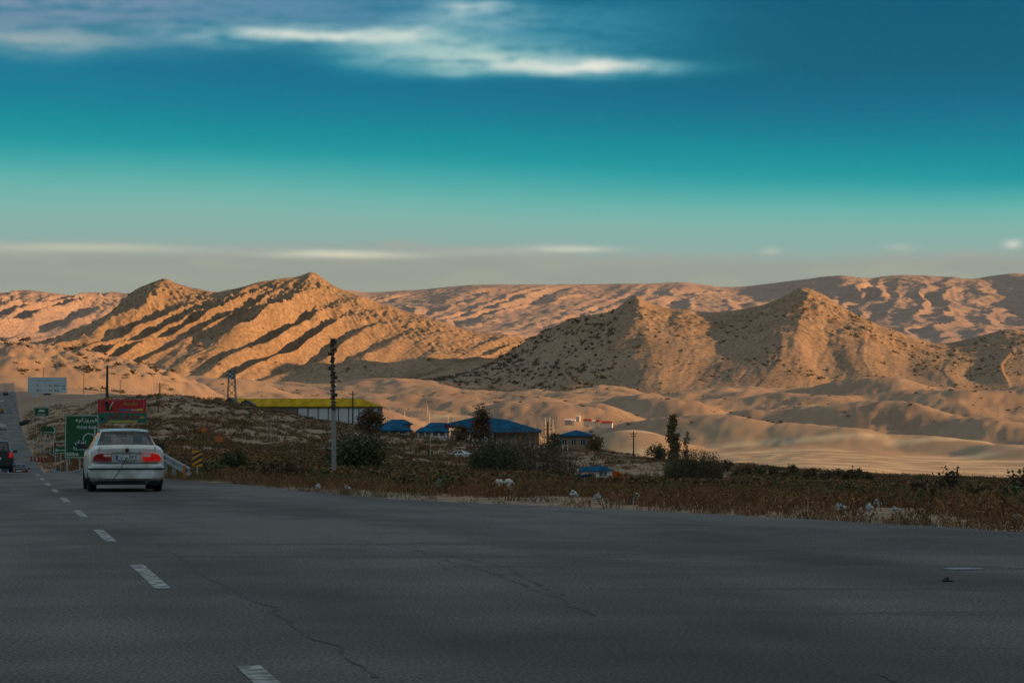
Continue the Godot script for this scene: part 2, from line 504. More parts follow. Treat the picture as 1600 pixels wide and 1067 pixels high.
# ---------------------------------------------------------------- mountains
# A range whose crest follows photo points at one depth; spurs and gullies run down its front, drifting sideways by shear.
func mountain(called: String, label: String, crest: Array, depth: float, front: float, back: float, foot: float, spur: float, shear: float, amp: float, rock: float, tint: Array, nx: int, nz: int, seed_: int, meander: float, pivot := -1e9, skew := 0.0) -> Dictionary:
	var line: Array = []
	for c in crest:
		var q := at(c[0], c[1], depth)
		line.append([q.x, q.y])
	var x0: float = line[0][0]
	var x1: float = line[-1][0]
	var crest_y := PackedFloat32Array()
	for i in 2001:
		crest_y.append(table(line, lerpf(x0, x1, i / 2000.0)))
	var big := FastNoiseLite.new()
	big.seed = seed_
	big.frequency = 1.0
	big.fractal_octaves = 2
	var fine := FastNoiseLite.new()
	fine.seed = seed_ + 1
	fine.frequency = 1.0
	fine.fractal_octaves = 4
	var pos := PackedVector3Array()
	var col := PackedColorArray()
	pos.resize(nx * nz)
	col.resize(nx * nz)
	for k in nz:
		var t := k / (nz - 1.0) * 2.0 - 1.0              # -1 front foot, 0 crest, 1 back foot
		t = signf(t) * pow(absf(t), 1.1)
		var run := front if t < 0.0 else back
		var down := absf(t)
		var fall := pow(1.0 - down, 1.3)
		var env := pow(down, 0.6) * pow(1.0 - down, 0.8)
		for i in nx:
			var x := lerpf(x0, x1, i / (nx - 1.0))
			var d := depth + big.get_noise_2d(x / spur / 6.0, 7.0) * meander * (1.0 - down) + t * run
			var back_off := skew * maxf(pivot - x, 0.0)      # the crest swings away from the viewer beyond the pivot
			d += back_off
			var xs := x - shear * down * run
			# lower down the ribs follow the crest they come from
			var xe := lerpf(x, xs, smoothstep(0.0, 0.5, down) * 0.7)
			var h := crest_y[clampi(int((xe - x0) / (x1 - x0) * 2000.0), 0, 2000)]
			var low := foot if foot > 0.0 else base_height(x, d) - 3.0 - 25.0 * smoothstep(0.93, 1.0, down)
			h += (h - EYE) * back_off / depth
			var rel := maxf(h - low, 0.0)
			var wob := big.get_noise_2d(x / spur / 5.0, d / spur / 5.0)
			var p := xs / spur + wob * 0.5 + 1.5 * big.get_noise_2d(xs / spur / 7.0, 31.0) + 40.0
			var f := absf(p - floorf(p) - 0.5) * 2.0        # 0 in the gully, 1 on the rib
			f = f * f * (3.0 - 2.0 * f) * 0.5 + f * 0.5
			var p2 := (xs + shear * 0.5 * down * run) / spur * 2.37 + wob * 1.7 + 11.0
			var f2 := absf(p2 - floorf(p2) - 0.5) * 2.0
			var vary := 0.2 + 1.5 * clampf(big.get_noise_2d(floorf(p) * 3.7, 91.0) * 1.3 + 0.45, 0.0, 1.0)
			vary *= clampf(0.9 + 1.3 * big.get_noise_2d(x / spur / 4.0 + 9.0, d / spur / 4.0), 0.25, 1.3)
			var y := low + rel * fall + rel * amp * env * ((f - 0.6) * vary + (f2 - 0.5) * 0.13)
			y += fine.get_noise_2d(x / spur * 0.8, d / spur * 0.8) * rel * 0.06 * env
			# fine rills down the slope, broken rock towards the crest
			var rill := absf(fine.get_noise_2d(xs / spur * 3.2, d / spur * 0.55 + 17.0))
			y += (rill - 0.2) * rel * rock * 2.8 * (0.06 + env)
			if rock > 0.0125:      # craggy outcrops below the crest
				y += (0.25 - absf(fine.get_noise_2d(x / spur * 1.9 + 5.0, d / spur * 1.9))) * rel * 0.075 * smoothstep(0.5, 0.12, down) * smoothstep(0.0, 0.07, down)
			y += fine.get_noise_2d(x / spur * 3.0, d / spur * 3.0) * rel * rock * (0.25 + 0.9 * smoothstep(0.5, 0.06, down) * smoothstep(0.0, 0.08, down))
			pos[k * nx + i] = Vector3(x, y, -d)
			var n := clampf(0.5 + 0.8 * fine.get_noise_2d(x / spur * 1.3 + 50.0, d / spur * 1.3), 0.0, 1.0)
			col[k * nx + i] = (tint[0] as Color).lerp(tint[1], n)
	var m: StandardMaterial3D = mats.get("hillside")
	if m == null:
		m = mat("hillside", Color.WHITE, 0.95)
		m.vertex_color_use_as_albedo = true
		m.albedo_texture = noise_texture(0.02, Color(0.60, 0.60, 0.60), Color(1, 1, 1), 6, 15, 1024)
		m.uv1_triplanar = true
		m.uv1_world_triplanar = true
		m.uv1_scale = Vector3.ONE * 0.006
	var o := setting(called, sheet(nx, nz, pos, col), m)
	o.set_meta("label", label)
	return {"pos": pos, "nx": nx, "nz": nz}

func build_mountains() -> Array:
	var out := []
	var tan_ := [Color(0.33, 0.215, 0.13), Color(0.43, 0.29, 0.18)]
	var pink := [Color(0.44, 0.30, 0.24), Color(0.51, 0.36, 0.29)]  # pinkish rock, made paler and pinker to stand in for haze
	out.append(mountain("mountain", "tan twin-peaked mountain with long slanting gullies", [[-330, 600], [-200, 590], [0, 572], [70, 547], [110, 521], [150, 499], [185, 478], [205, 458], [232, 445], [258, 437], [285, 446], [310, 452], [345, 457], [380, 448], [410, 440], [440, 434], [465, 430], [484, 423], [500, 431], [520, 445], [545, 455], [580, 468], [620, 481], [660, 493], [700, 506], [740, 517], [800, 523], [850, 540], [920, 560], [1000, 585], [1100, 600]], 4000.0, 560.0, 700.0, 0.0, 62.0, -0.50, 0.36, 0.015, tan_, 860, 400, 4, 60.0))
	out.append(mountain("mountain", "bush-dotted mountain with a small rocky knob and a pointed summit", [[480, 612], [560, 606], [660, 596], [740, 579], [800, 546], [850, 518], [900, 496], [930, 490], [960, 483], [985, 465], [995, 459], [1010, 467], [1040, 478], [1075, 482], [1110, 486], [1150, 483], [1200, 473], [1230, 460], [1255, 448], [1285, 458], [1310, 475], [1340, 493], [1375, 510], [1410, 521], [1450, 535], [1480, 536], [1510, 530], [1550, 520], [1580, 514], [1620, 518], [1700, 505], [1800, 515], [1950, 540], [2150, 575]], 3500.0, 620.0, 600.0, 0.0, 125.0, -0.22, 0.22, 0.013, tan_, 860, 400, 21, 90.0, 206.0, 1.1))
	mountain("mountain", "pink far range paled by painted haze behind the bank with the white board", [[-500, 470], [-300, 450], [-150, 462], [0, 455], [45, 453], [100, 459], [150, 455], [205, 459], [300, 470], [420, 490], [560, 520], [700, 560]], 7500.0, 1900.0, 1500.0, 170.0, 120.0, -0.36, 0.30, 0.018, pink, 420, 240, 33, 160.0)
	mountain("mountain", "pink folded plateau paled by painted haze on the horizon", [[100, 470], [300, 462], [450, 456], [560, 451], [650, 448], [740, 446], [800, 447], [870, 446], [940, 443], [1000, 445], [1060, 440], [1130, 441], [1200, 440], [1280, 437], [1340, 438], [1400, 433], [1440, 433], [1500, 440], [1540, 435], [1600, 432], [1700, 430], [1850, 436], [2100, 445]], 12500.0, 5200.0, 2500.0, 330.0, 150.0, -0.2, 0.10, 0.010, pink, 760, 360, 47, 700.0)
	# the ridge beside the road, out of the picture, that keeps the evening sun off the road
	var nx := 90
	var nz := 120
	var pos := PackedVector3Array()
	var col := PackedColorArray()
	for k in nz:
		var d := lerpf(-700.0, 880.0, k / (nz - 1.0))
		for i in nx:
			var x := lerpf(150.0, 760.0, i / (nx - 1.0))
			var c := 420.0
			var w := 235.0 if x < c else 330.0
			var q := absf(x - c) / w
			var h := 165.0 * smoothstep(860.0, 660.0, d) * smoothstep(-700.0, -450.0, d)
			var y := -22.0 + (h + 18.0) * maxf(0.0, cos(minf(q, 1.0) * PI * 0.5)) * (1.0 + 0.14 * noise_b.get_noise_2d(x * 0.5, d * 0.5)) + noise_c.get_noise_2d(x * 0.8, d * 0.8) * 4.0
			pos.append(Vector3(x, y, -d))
			col.append(Color(0.36, 0.24, 0.15))
	var hill := setting("hill", sheet(nx, nz, pos, col), mats["hillside"])
	hill.set_meta("label", "long dry ridge rising beside the road")
	# the plain under everything
	var pl := PlaneMesh.new()
	pl.size = Vector2(30000, 30000)
	var plain := setting("plain", pl, grainy("plain_earth", lin(0.34, 0.24, 0.16), 0.95, 0.004, 0.8, 1.0))
	plain.position = Vector3(0, -45, -6000)
	plain.set_meta("label", "flat dry plain stretching to the horizon")
	return out

# ---------------------------------------------------------------- road
func asphalt() -> StandardMaterial3D:
	var m := mat("worn_asphalt", lin(0.245, 0.236, 0.226), 0.85)
	m.albedo_texture = noise_texture(0.07, Color(0.46, 0.46, 0.46), Color(1, 1, 1), 5, 77, 1024)
	m.uv1_scale = Vector3(0.55, 0.55, 1)
	m.heightmap_enabled = true
	m.heightmap_texture = noise_texture(0.2, Color.BLACK, Color.WHITE, 3, 78, 1024)
	m.heightmap_scale = 0.7
	# wear that is drawn where it lies: cracks, tar streaks, darker repairs; 64 x 128 m
	var w := 1024
	var h := 2048
	var im := Image.create(w, h, false, Image.FORMAT_RGBA8)
	var wear := FastNoiseLite.new()
	wear.seed = 12
	wear.frequency = 0.012
	wear.fractal_octaves = 5
	for y in h / 4:
		for x in w / 4:
			var along := y * 4.0
			var across := x * 4.0 + along * HEADING
			var v := 0.86 + 0.34 * wear.get_noise_2d(across * 1.6, along * 0.22) + 0.16 * wear.get_noise_2d(x * 9.0 + 500.0, y * 9.0)
			im.fill_rect(Rect2i(x * 4, y * 4, 4, 4), Color(v, v, v * 1.005))
	im.resize(w / 4, h / 4, Image.INTERPOLATE_BILINEAR)
	im.resize(w, h, Image.INTERPOLATE_CUBIC)
	for s in [[1140, 885, 3.0, 0.22], [1160, 858, 2.2, 0.12], [1090, 825, 1.6, 0.2], [1340, 920, 2.0, 0.16], [1500, 855, 5.0, 0.35], [1580, 958, 1.4, 0.2], [1020, 866, 1.6, 0.12], [1450, 1012, 0.5, 0.08], [960, 880, 1.2, 0.1], [1380, 888, 2.5, 0.12], [1240, 890, 2.0, 0.1], [870, 848, 2.0, 0.15], [560, 850, 4.0, 0.25], [640, 870, 3.0, 0.3], [1250, 850, 3.0, 0.15]]:
		stain(im, s[0], s[1], s[2], s[3], wear)
	m.detail_enabled = true
	m.detail_blend_mode = BaseMaterial3D.BLEND_MODE_MUL
	m.detail_albedo = ImageTexture.create_from_image(im)
	m.detail_uv_layer = BaseMaterial3D.DETAIL_UV_2
	return m

func road_pixel(px: float, py: float) -> Vector2:      # where a photo point on the flat asphalt lies in the wear picture
	var d := EYE * FOCAL / maxf(py - 690.0, 1.0)
	var x := (px - 800.0) / FOCAL * d
	return Vector2((x + 32.0) / 64.0 * 1024.0, d / 128.0 * 2048.0)

func stain(im: Image, px: float, py: float, long: float, wide: float, n: FastNoiseLite) -> void:
	var c := road_pixel(px, py)
	var rx := long * 16.0
	var ry := wide * 16.0
	for y in range(int(c.y - ry * 1.5) - 1, int(c.y + ry * 1.5) + 2):
		for x in range(int(c.x - rx * 1.5), int(c.x + rx * 1.5) + 1):
			if x < 0 or y < 0 or x >= 1024 or y >= 2048:
				continue
			var q := pow((x - c.x) / rx, 2.0) + pow((y - c.y) / ry, 2.0) + n.get_noise_2d(x * 9.0, y * 9.0) * 0.9
			if q < 1.0:
				im.set_pixel(x, y, im.get_pixel(x, y) * lerpf(1.0, 0.48, clampf((1.0 - q) * 2.2, 0.0, 1.0)))

const CRACKS := [
	[[150, 785], [175, 802], [200, 818], [240, 845], [300, 882], [320, 893], [365, 920], [430, 958], [520, 1010], [600, 1060]],
	[[690, 870], [740, 874], [790, 884], [815, 898], [850, 915], [890, 932]], [[480, 828], [540, 842], [600, 850], [690, 870], [720, 866]], [[610, 872], [700, 874], [800, 905], [850, 925], [930, 962]],
	[[520, 855], [590, 868], [640, 866]], [[830, 978], [880, 995]], [[1310, 1040], [1350, 1050], [1400, 1064]], [[255, 775], [330, 790], [420, 792]],
	[[560, 858], [575, 845], [600, 838]], [[640, 866], [655, 852], [690, 846]], [[740, 874], [770, 868], [800, 872]], [[700, 874], [690, 888], [720, 900]], [[800, 884], [840, 880], [880, 890]],
]

func crack(pts: Array, width: float) -> ArrayMesh:      # an open joint in the asphalt, a thin uneven ribbon of tar and dirt
	var line: Array[Vector3] = []
	for i in pts.size() - 1:
		var d0: float = EYE * FOCAL / (pts[i][1] - 690.0)
		var d1: float = EYE * FOCAL / (pts[i + 1][1] - 690.0)
		var a := Vector3((pts[i][0] - 800.0) / FOCAL * d0, 0.004, -d0)
		var b := Vector3((pts[i + 1][0] - 800.0) / FOCAL * d1, 0.004, -d1)
		var n := int(a.distance_to(b) / 0.1) + 2
		for s in n:
			var p := a.lerp(b, s / float(n))
			line.append(p + Vector3(noise_c.get_noise_2d(p.x * 30.0, p.z * 30.0), 0, noise_c.get_noise_2d(p.z * 30.0, p.x * 30.0 + 50.0)) * 0.07 + Vector3(noise_a.get_noise_2d(p.x * 40.0, p.z * 40.0), 0, noise_a.get_noise_2d(p.z * 40.0, p.x * 40.0)) * 0.12)
	var st := st_new()
	for i in line.size() - 1:
		var side := (line[i + 1] - line[i]).cross(Vector3.UP).normalized()
		var w0 := width * clampf(0.4 + 1.6 * noise_b.get_noise_2d(i * 9.0, 5.0), 0.0, 1.0)
		var w1 := width * clampf(0.4 + 1.6 * noise_b.get_noise_2d(i * 9.0 + 9.0, 5.0), 0.0, 1.0)
		if w0 + w1 > 0.004:
			quad(st, line[i + 1] - side * w1, line[i + 1] + side * w1, line[i] + side * w0, line[i] - side * w0)
	return done(st)

func build_road() -> void:
	var depths := PackedFloat32Array()
	var d := -40.0
	while d < 1290.0:
		depths.append(d)
		d += 1.2 if d < 130.0 else 5.0
	var nx := 40
	var pos := PackedVector3Array()
	var uv := PackedVector2Array()
	for z in depths:
		var r := road_edge(z)
		var l := -HEADING * z - 34.0
		for i in nx:
			var x := lerpf(l, r, i / (nx - 1.0))
			var y := road_height(z)
			if i == nx - 1:
				x += noise_b.get_noise_2d(z * 5.0, 3.0) * 0.5 * smoothstep(75.0, 50.0, z) + noise_c.get_noise_2d(z * 22.0, 9.0) * 0.3 * smoothstep(75.0, 50.0, z)
			pos.append(Vector3(x, y, -z))
			uv.append(Vector2((x + 32.0) / 64.0, z / 128.0))
	var msh := sheet(nx, depths.size(), pos, PackedColorArray(), uv)
	var m := asphalt()
	m.uv1_scale = Vector3(26.0, 52.0, 1)
	var road := setting("road", msh, m)
	road.set_meta("label", "wide worn grey asphalt road with a broad lay-by")
	var paint := mat("road_paint", lin(0.46, 0.48, 0.48), 0.8)
	paint.albedo_texture = noise_texture(0.03, Color(0.45, 0.46, 0.47), Color(1, 1, 1), 5, 31, 256)
	paint.uv1_triplanar = true
	paint.uv1_world_triplanar = true
	paint.uv1_scale = Vector3.ONE * 0.8
	# near ends of the dashes, measured along the road
	var near_end := 9.4
	for k in 34:
		var a := 17.2 + (k - 1) * 8.08 if k > 0 else 8.0
		var st := st_new()
		var segs := 6
		for s in segs:
			var z0 := a + 3.3 * s / segs
			var z1 := a + 3.3 * (s + 1) / segs
			var c0 := -HEADING * z0 + 1.29
			var c1 := -HEADING * z1 + 1.29
			var w := 0.066
			quad(st, Vector3(c1 - w, road_height(z1) + 0.005, -z1), Vector3(c1 + w, road_height(z1) + 0.005, -z1), Vector3(c0 + w, road_height(z0) + 0.005, -z0), Vector3(c0 - w, road_height(z0) + 0.005, -z0))
		part("lane_dash", done(st), paint, road)
	var tar := grainy("crack_tar", lin(0.10, 0.10, 0.10), 0.9, 2.0, 0.5, 1.0)
	for i in CRACKS.size():
		part("crack", crack(CRACKS[i], 0.022 if i < 4 else 0.015), tar, road)

# ---------------------------------------------------------------- vehicles: x to the side, y up, +z towards the rear bumper at z = 0
func ring(z: float, half: Array) -> Array:      # half: [x, y] from the bottom middle outwards and up to the top middle
	var out: Array = []
	for q in half:
		out.append(Vector3(q[0], q[1], z))
	for i in range(half.size() - 1, -1, -1):
		if absf(half[i][0]) > 0.001:
			out.append(Vector3(-half[i][0], half[i][1], z))
	return out

func body_ring(z: float, wl: float, wm: float, yb: float, ysh: float, wd: float, yd: float) -> Array:
	return ring(z, [[0.0, yb], [wl * 0.92, yb], [wl, yb + 0.09], [wm, yb + 0.28], [wm, lerpf(yb, ysh, 0.8)], [wm * 0.985, ysh], [wd + (wm - wd) * 0.45, lerpf(ysh, yd, 0.72)], [wd, yd], [wd * 0.5, yd + 0.012], [0.0, yd + 0.018]])

func pane(a: Vector3, b: Vector3, c: Vector3, d: Vector3) -> ArrayMesh:
	var st := st_new()
	quad(st, a, b, c, d)
	return done(st)

func add_wheel(parent: Node, x: float, z: float, r: float, w: float) -> void:
	var prof := [[0.62, -0.5], [0.86, -0.5], [0.97, -0.42], [1.0, -0.25], [1.0, 0.25], [0.97, 0.42], [0.86, 0.5], [0.62, 0.5]]
	var st := SurfaceTool.new()
	st.begin(Mesh.PRIMITIVE_TRIANGLES)
	st.set_smooth_group(0)
	var n := 24
	for i in n:
		for k in prof.size() - 1:
			var pts: Array[Vector3] = []
			for e in [[i, k], [i, k + 1], [i + 1, k + 1], [i + 1, k]]:
				var t: float = TAU * e[0] / n
				pts.append(Vector3(prof[e[1]][1] * w, sin(t) * prof[e[1]][0] * r, cos(t) * prof[e[1]][0] * r))
			quad(st, pts[0], pts[1], pts[2], pts[3])
	var holder := Node3D.new()
	holder.name = "wheel"
	parent.add_child(holder, true)
	holder.position = Vector3(x, r, z)
	part("tyre", done(st), mat("tyre_rubber", lin(0.018, 0.018, 0.019), 0.9), holder)
	var st2 := st_new()
	var s := signf(x)
	for i in 10:
		var t := TAU * i / 10.0
		var t2 := TAU * (i + 0.62) / 10.0
		quad(st2, Vector3(s * w * 0.40, sin(t) * r * 0.14, cos(t) * r * 0.14), Vector3(s * w * 0.40, sin(t2) * r * 0.14, cos(t2) * r * 0.14), Vector3(s * w * 0.34, sin(t2) * r * 0.63, cos(t2) * r * 0.63), Vector3(s * w * 0.34, sin(t) * r * 0.63, cos(t) * r * 0.63))
	add_tube(st2, Vector3(s * w * 0.18, 0, 0), Vector3(s * w * 0.24, 0, 0), r * 0.64, r * 0.64, 20)
	part("rim", done(st2), mat("rim_alloy", lin(0.42, 0.43, 0.44), 0.4, 0.7), holder)

# kind: sedan, wagon (upright rear), pickup
func make_car(called: String, label: String, kind: String, paint: StandardMaterial3D, where: Vector3, turn: float, detail: bool, lit := "", slope := 0.0) -> Node3D:
	var t := thing(called, label, {"sedan": "car", "wagon": "suv", "pickup": "pickup"}[kind], where, turn)
	t.rotation.x = slope
	var glass: StandardMaterial3D = mats.get("car_glass")
	if glass == null:
		glass = mat("car_glass", Color(0.03, 0.045, 0.05, 0.42), 0.04)
		glass.transparency = BaseMaterial3D.TRANSPARENCY_ALPHA
	var trim := mat("black_trim", lin(0.02, 0.02, 0.021), 0.6)
	var cloth := mat("seat_cloth", lin(0.05, 0.05, 0.052), 0.95)
	var red := mat("lamp_red", lin(0.34, 0.015, 0.012), 0.25)
	var clear := mat("lamp_clear", lin(0.62, 0.58, 0.56), 0.2)
	var up := {"sedan": 0.0, "wagon": 0.17, "pickup": 0.14}[kind] as float
	var secs: Array = []
	if kind == "sedan":
		for q in [[-0.05, 0.78, 0.815, 0.30, 0.88, 0.70, 0.985], [-0.10, 0.80, 0.835, 0.26, 0.92, 0.70, 1.04], [-0.22, 0.82, 0.85, 0.24, 0.935, 0.70, 1.065], [-0.62, 0.83, 0.86, 0.22, 0.95, 0.69, 1.075], [-1.2, 0.83, 0.86, 0.21, 0.95, 0.74, 0.99], [-3.0, 0.83, 0.86, 0.21, 0.93, 0.74, 0.97], [-3.4, 0.83, 0.855, 0.21, 0.90, 0.70, 0.955], [-4.15, 0.80, 0.82, 0.22, 0.78, 0.66, 0.84], [-4.38, 0.74, 0.76, 0.24, 0.66, 0.60, 0.72], [-4.45, 0.66, 0.68, 0.30, 0.58, 0.54, 0.62]]:
			secs.append(body_ring(q[0], q[1], q[2], q[3], q[4], q[5], q[6]))
	elif kind == "wagon":
		for q in [[-0.05, 0.80, 0.84, 0.42, 1.02, 0.74, 1.10], [-0.15, 0.84, 0.88, 0.36, 1.06, 0.78, 1.14], [-1.2, 0.86, 0.90, 0.34, 1.06, 0.80, 1.12], [-3.1, 0.86, 0.90, 0.34, 1.06, 0.78, 1.12], [-3.5, 0.86, 0.89, 0.34, 1.04, 0.74, 1.10], [-4.3, 0.82, 0.86, 0.36, 0.94, 0.70, 1.0], [-4.6, 0.74, 0.78, 0.42, 0.80, 0.62, 0.86]]:
			secs.append(body_ring(q[0], q[1], q[2], q[3], q[4], q[5], q[6]))
	else:
		for q in [[-1.95, 0.78, 0.82, 0.40, 0.98, 0.72, 1.06], [-2.05, 0.80, 0.84, 0.36, 1.0, 0.74, 1.08], [-3.4, 0.80, 0.84, 0.36, 1.0, 0.72, 1.06], [-4.3, 0.76, 0.80, 0.38, 0.92, 0.66, 0.98], [-4.5, 0.70, 0.74, 0.44, 0.8, 0.6, 0.86]]:
			secs.append(body_ring(q[0], q[1], q[2], q[3], q[4], q[5], q[6]))
	part("body", loft(secs), paint, t)
	# cabin: [z, half width, y] of the four corners of the glass house
	var rb := [-0.62, 0.66, 1.07]
	var rt := [-1.20, 0.535, 1.395]
	var ft := [-2.45, 0.55, 1.40]
	var fb := [-3.28, 0.70, 0.985]
	var belt := 0.775
	if kind == "wagon":
		rb = [-0.12, 0.70, 1.14]; rt = [-0.42, 0.60, 1.66]; ft = [-2.4, 0.60, 1.68]; fb = [-3.2, 0.74, 1.13]; belt = 0.82
	elif kind == "pickup":
		rb = [-2.0, 0.68, 1.08]; rt = [-2.12, 0.58, 1.58]; ft = [-3.0, 0.58, 1.60]; fb = [-3.5, 0.70, 1.07]; belt = 0.76
	var roof := SurfaceTool.new()
	roof.begin(Mesh.PRIMITIVE_TRIANGLES)
	roof.set_smooth_group(0)
	var nzr := 8
	var nxr := 10
	var rp := func(i: int, k: int) -> Vector3:
		var f := k / float(nzr)
		var w: float = lerpf(rt[1], ft[1], f) + 0.02
		var s := i / float(nxr) * 2.0 - 1.0
		var y: float = lerpf(rt[2], ft[2], f) + 0.055 * sin(f * PI) + 0.035 * (1.0 - pow(absf(s), 3.0)) - 0.015
		return Vector3(w * s, y, lerpf(rt[0], ft[0], f))
	for k in nzr:
		for i in nxr:
			quad(roof, rp.call(i, k + 1), rp.call(i + 1, k + 1), rp.call(i + 1, k), rp.call(i, k))
	part("roof", done(roof), paint, t)
	for s in [-1.0, 1.0]:
		var A := Vector3(s * rb[1], rb[2], rb[0])
		var B := Vector3(s * rt[1], rt[2], rt[0])
		var C := Vector3(s * (rt[1] + 0.025), rt[2] - 0.02, rt[0] - 0.28)
		var D := Vector3(s * belt, rb[2] - 0.09, rb[0] - 0.42)
		var E := Vector3(s * (rb[1] + 0.09), rb[2] - 0.03, rb[0] + 0.02)
		var G := Vector3(s * (ft[1] + 0.02), ft[2] - 0.02, ft[0] + 0.05)
		var H := Vector3(s * belt, fb[2] - 0.02, fb[0] + 0.1)
		var st := st_new()
		quad(st, A, B, C, D)
		tri(st, A, D, E)
		part("rear_pillar", done(st), paint, t)
		part("front_pillar", pane(Vector3(s * ft[1], ft[2], ft[0]), G, H, Vector3(s * fb[1], fb[2], fb[0])), paint, t)
		var mid := C.lerp(G, 0.5)
		var midb := D.lerp(H, 0.5)
		part("middle_pillar", pane(mid + Vector3(0, 0, 0.05), mid - Vector3(0, 0, 0.05), midb - Vector3(0, 0, 0.06), midb + Vector3(0, 0, 0.06)), paint, t)
		part("side_window", pane(C, mid + Vector3(0, 0, 0.05), midb + Vector3(0, 0, 0.06), D), glass, t)
		part("side_window", pane(mid - Vector3(0, 0, 0.05), G, H, midb - Vector3(0, 0, 0.06)), glass, t)
		add_wheel(t, s * (0.755 if kind == "sedan" else 0.76), -0.95 if kind != "pickup" else -1.0, 0.31 + up * 0.35, 0.2)
		add_wheel(t, s * (0.755 if kind == "sedan" else 0.76), -3.58 if kind != "pickup" else -3.75, 0.31 + up * 0.35, 0.2)
		# door mirror
		var ms := st_new()
		add_box(ms, Vector3(-0.10, -0.065, -0.05), Vector3(0.10, 0.065, 0.05), Transform3D(Basis(), Vector3(s * (belt + 0.17), fb[2] + 0.06, fb[0] + 0.42)))
		add_box(ms, Vector3(-0.05, -0.02, -0.02), Vector3(0.05, 0.02, 0.02), Transform3D(Basis(), Vector3(s * (belt + 0.05), fb[2] + 0.02, fb[0] + 0.42)))
		part("door_mirror", done(ms), trim, t)
	part("rear_window", pane(Vector3(-rt[1] + 0.02, rt[2] - 0.01, rt[0] + 0.01), Vector3(rt[1] - 0.02, rt[2] - 0.01, rt[0] + 0.01), Vector3(rb[1] - 0.02, rb[2] + 0.01, rb[0] + 0.01), Vector3(-rb[1] + 0.02, rb[2] + 0.01, rb[0] + 0.01)), glass, t)
	part("windscreen", pane(Vector3(ft[1], ft[2], ft[0]), Vector3(-ft[1], ft[2], ft[0]), Vector3(-fb[1], fb[2], fb[0]), Vector3(fb[1], fb[2], fb[0])), glass, t)
	# dark surround of the rear window
	var fr := st_new()
	for e in [[0.0, 0.12, 0.0, 1.0], [0.88, 1.0, 0.0, 1.0], [0.12, 0.88, 0.0, 0.07], [0.12, 0.88, 0.93, 1.0]]:
		var c := func(v: float, h: float) -> Vector3:
			var w: float = lerpf(rt[1], rb[1], v) - 0.012
			return Vector3(lerpf(-w, w, h), lerpf(rt[2], rb[2], v), lerpf(rt[0], rb[0], v) + 0.018)
		quad(fr, c.call(e[0], e[2]), c.call(e[0], e[3]), c.call(e[1], e[3]), c.call(e[1], e[2]))
	part("window_seal", done(fr), trim, t)
	# seats and dashboard seen through the glass
	var seats := st_new()
	for s in [-0.36, 0.36]:
		var z0: float = ft[0] + 0.35
		add_box(seats, Vector3(s - 0.23, 0.4, z0 - 0.12), Vector3(s + 0.23, fb[2] + 0.12, z0 + 0.04))
		add_tube(seats, Vector3(s, fb[2] + 0.12, z0 - 0.03), Vector3(s, fb[2] + 0.30, z0 - 0.03), 0.12, 0.10, 10)
	add_box(seats, Vector3(-0.64, 0.4, fb[0] + 0.3), Vector3(0.64, fb[2] - 0.02, fb[0] + 0.5))
	if kind == "sedan":
		add_box(seats, Vector3(-0.62, 0.4, -1.25), Vector3(0.62, 1.06, -1.05))
	part("seats", done(seats), cloth, t)
	part("inside_mirror", box(Vector3(-0.13, ft[2] - 0.13, ft[0] - 0.10), Vector3(0.13, ft[2] - 0.05, ft[0] - 0.07)), trim, t)
	# rear end
	if kind == "sedan":
		var bs: Array = []
		for q in [[-0.45, 0.862, 0.30, 0.63], [-0.2, 0.855, 0.29, 0.645], [-0.04, 0.82, 0.29, 0.645], [0.02, 0.74, 0.30, 0.635], [0.045, 0.60, 0.32, 0.62]]:
			bs.append(ring(q[0], [[0.0, q[2]], [q[1] * 0.95, q[2]], [q[1], q[2] + 0.06], [q[1], q[3] - 0.05], [q[1] * 0.97, q[3]], [0.0, q[3]]]))
		bs.reverse()
		part("bumper", loft(bs), paint, t)
		var strip: Array = []
		for q in [[-0.4, 0.872], [-0.2, 0.866], [-0.03, 0.832], [0.03, 0.75], [0.056, 0.60]]:
			strip.append(ring(q[0], [[0.0, 0.515], [q[1], 0.515], [q[1], 0.555], [0.0, 0.555]]))
		strip.reverse()
		part("bumper_strip", loft(strip, true, false), trim, t)
		part("underside", box(Vector3(-0.74, 0.17, -4.2), Vector3(0.74, 0.30, -0.12)), trim, t)
	elif kind == "wagon":
		part("bumper", box(Vector3(-0.86, 0.40, -0.3), Vector3(0.86, 0.66, 0.05)), trim, t)
		part("underside", box(Vector3(-0.74, 0.26, -4.2), Vector3(0.74, 0.42, -0.12)), trim, t)
	else:
		var bed := st_new()
		add_box(bed, Vector3(-0.83, 0.62, -1.95), Vector3(0.83, 0.72, 0.0))
		add_box(bed, Vector3(-0.85, 0.72, -1.95), Vector3(-0.80, 1.12, 0.0))
		add_box(bed, Vector3(0.80, 0.72, -1.95), Vector3(0.85, 1.12, 0.0))
		add_box(bed, Vector3(-0.80, 0.72, -0.05), Vector3(0.80, 1.12, 0.0))
		part("cargo_bed", done(bed), paint, t)
		part("underside", box(Vector3(-0.5, 0.30, -4.2), Vector3(0.5, 0.62, -0.2)), trim, t)
		part("bumper", box(Vector3(-0.80, 0.44, -0.05), Vector3(0.80, 0.56, 0.08)), mat("yellow_bumper", lin(0.5, 0.38, 0.08), 0.6), t)
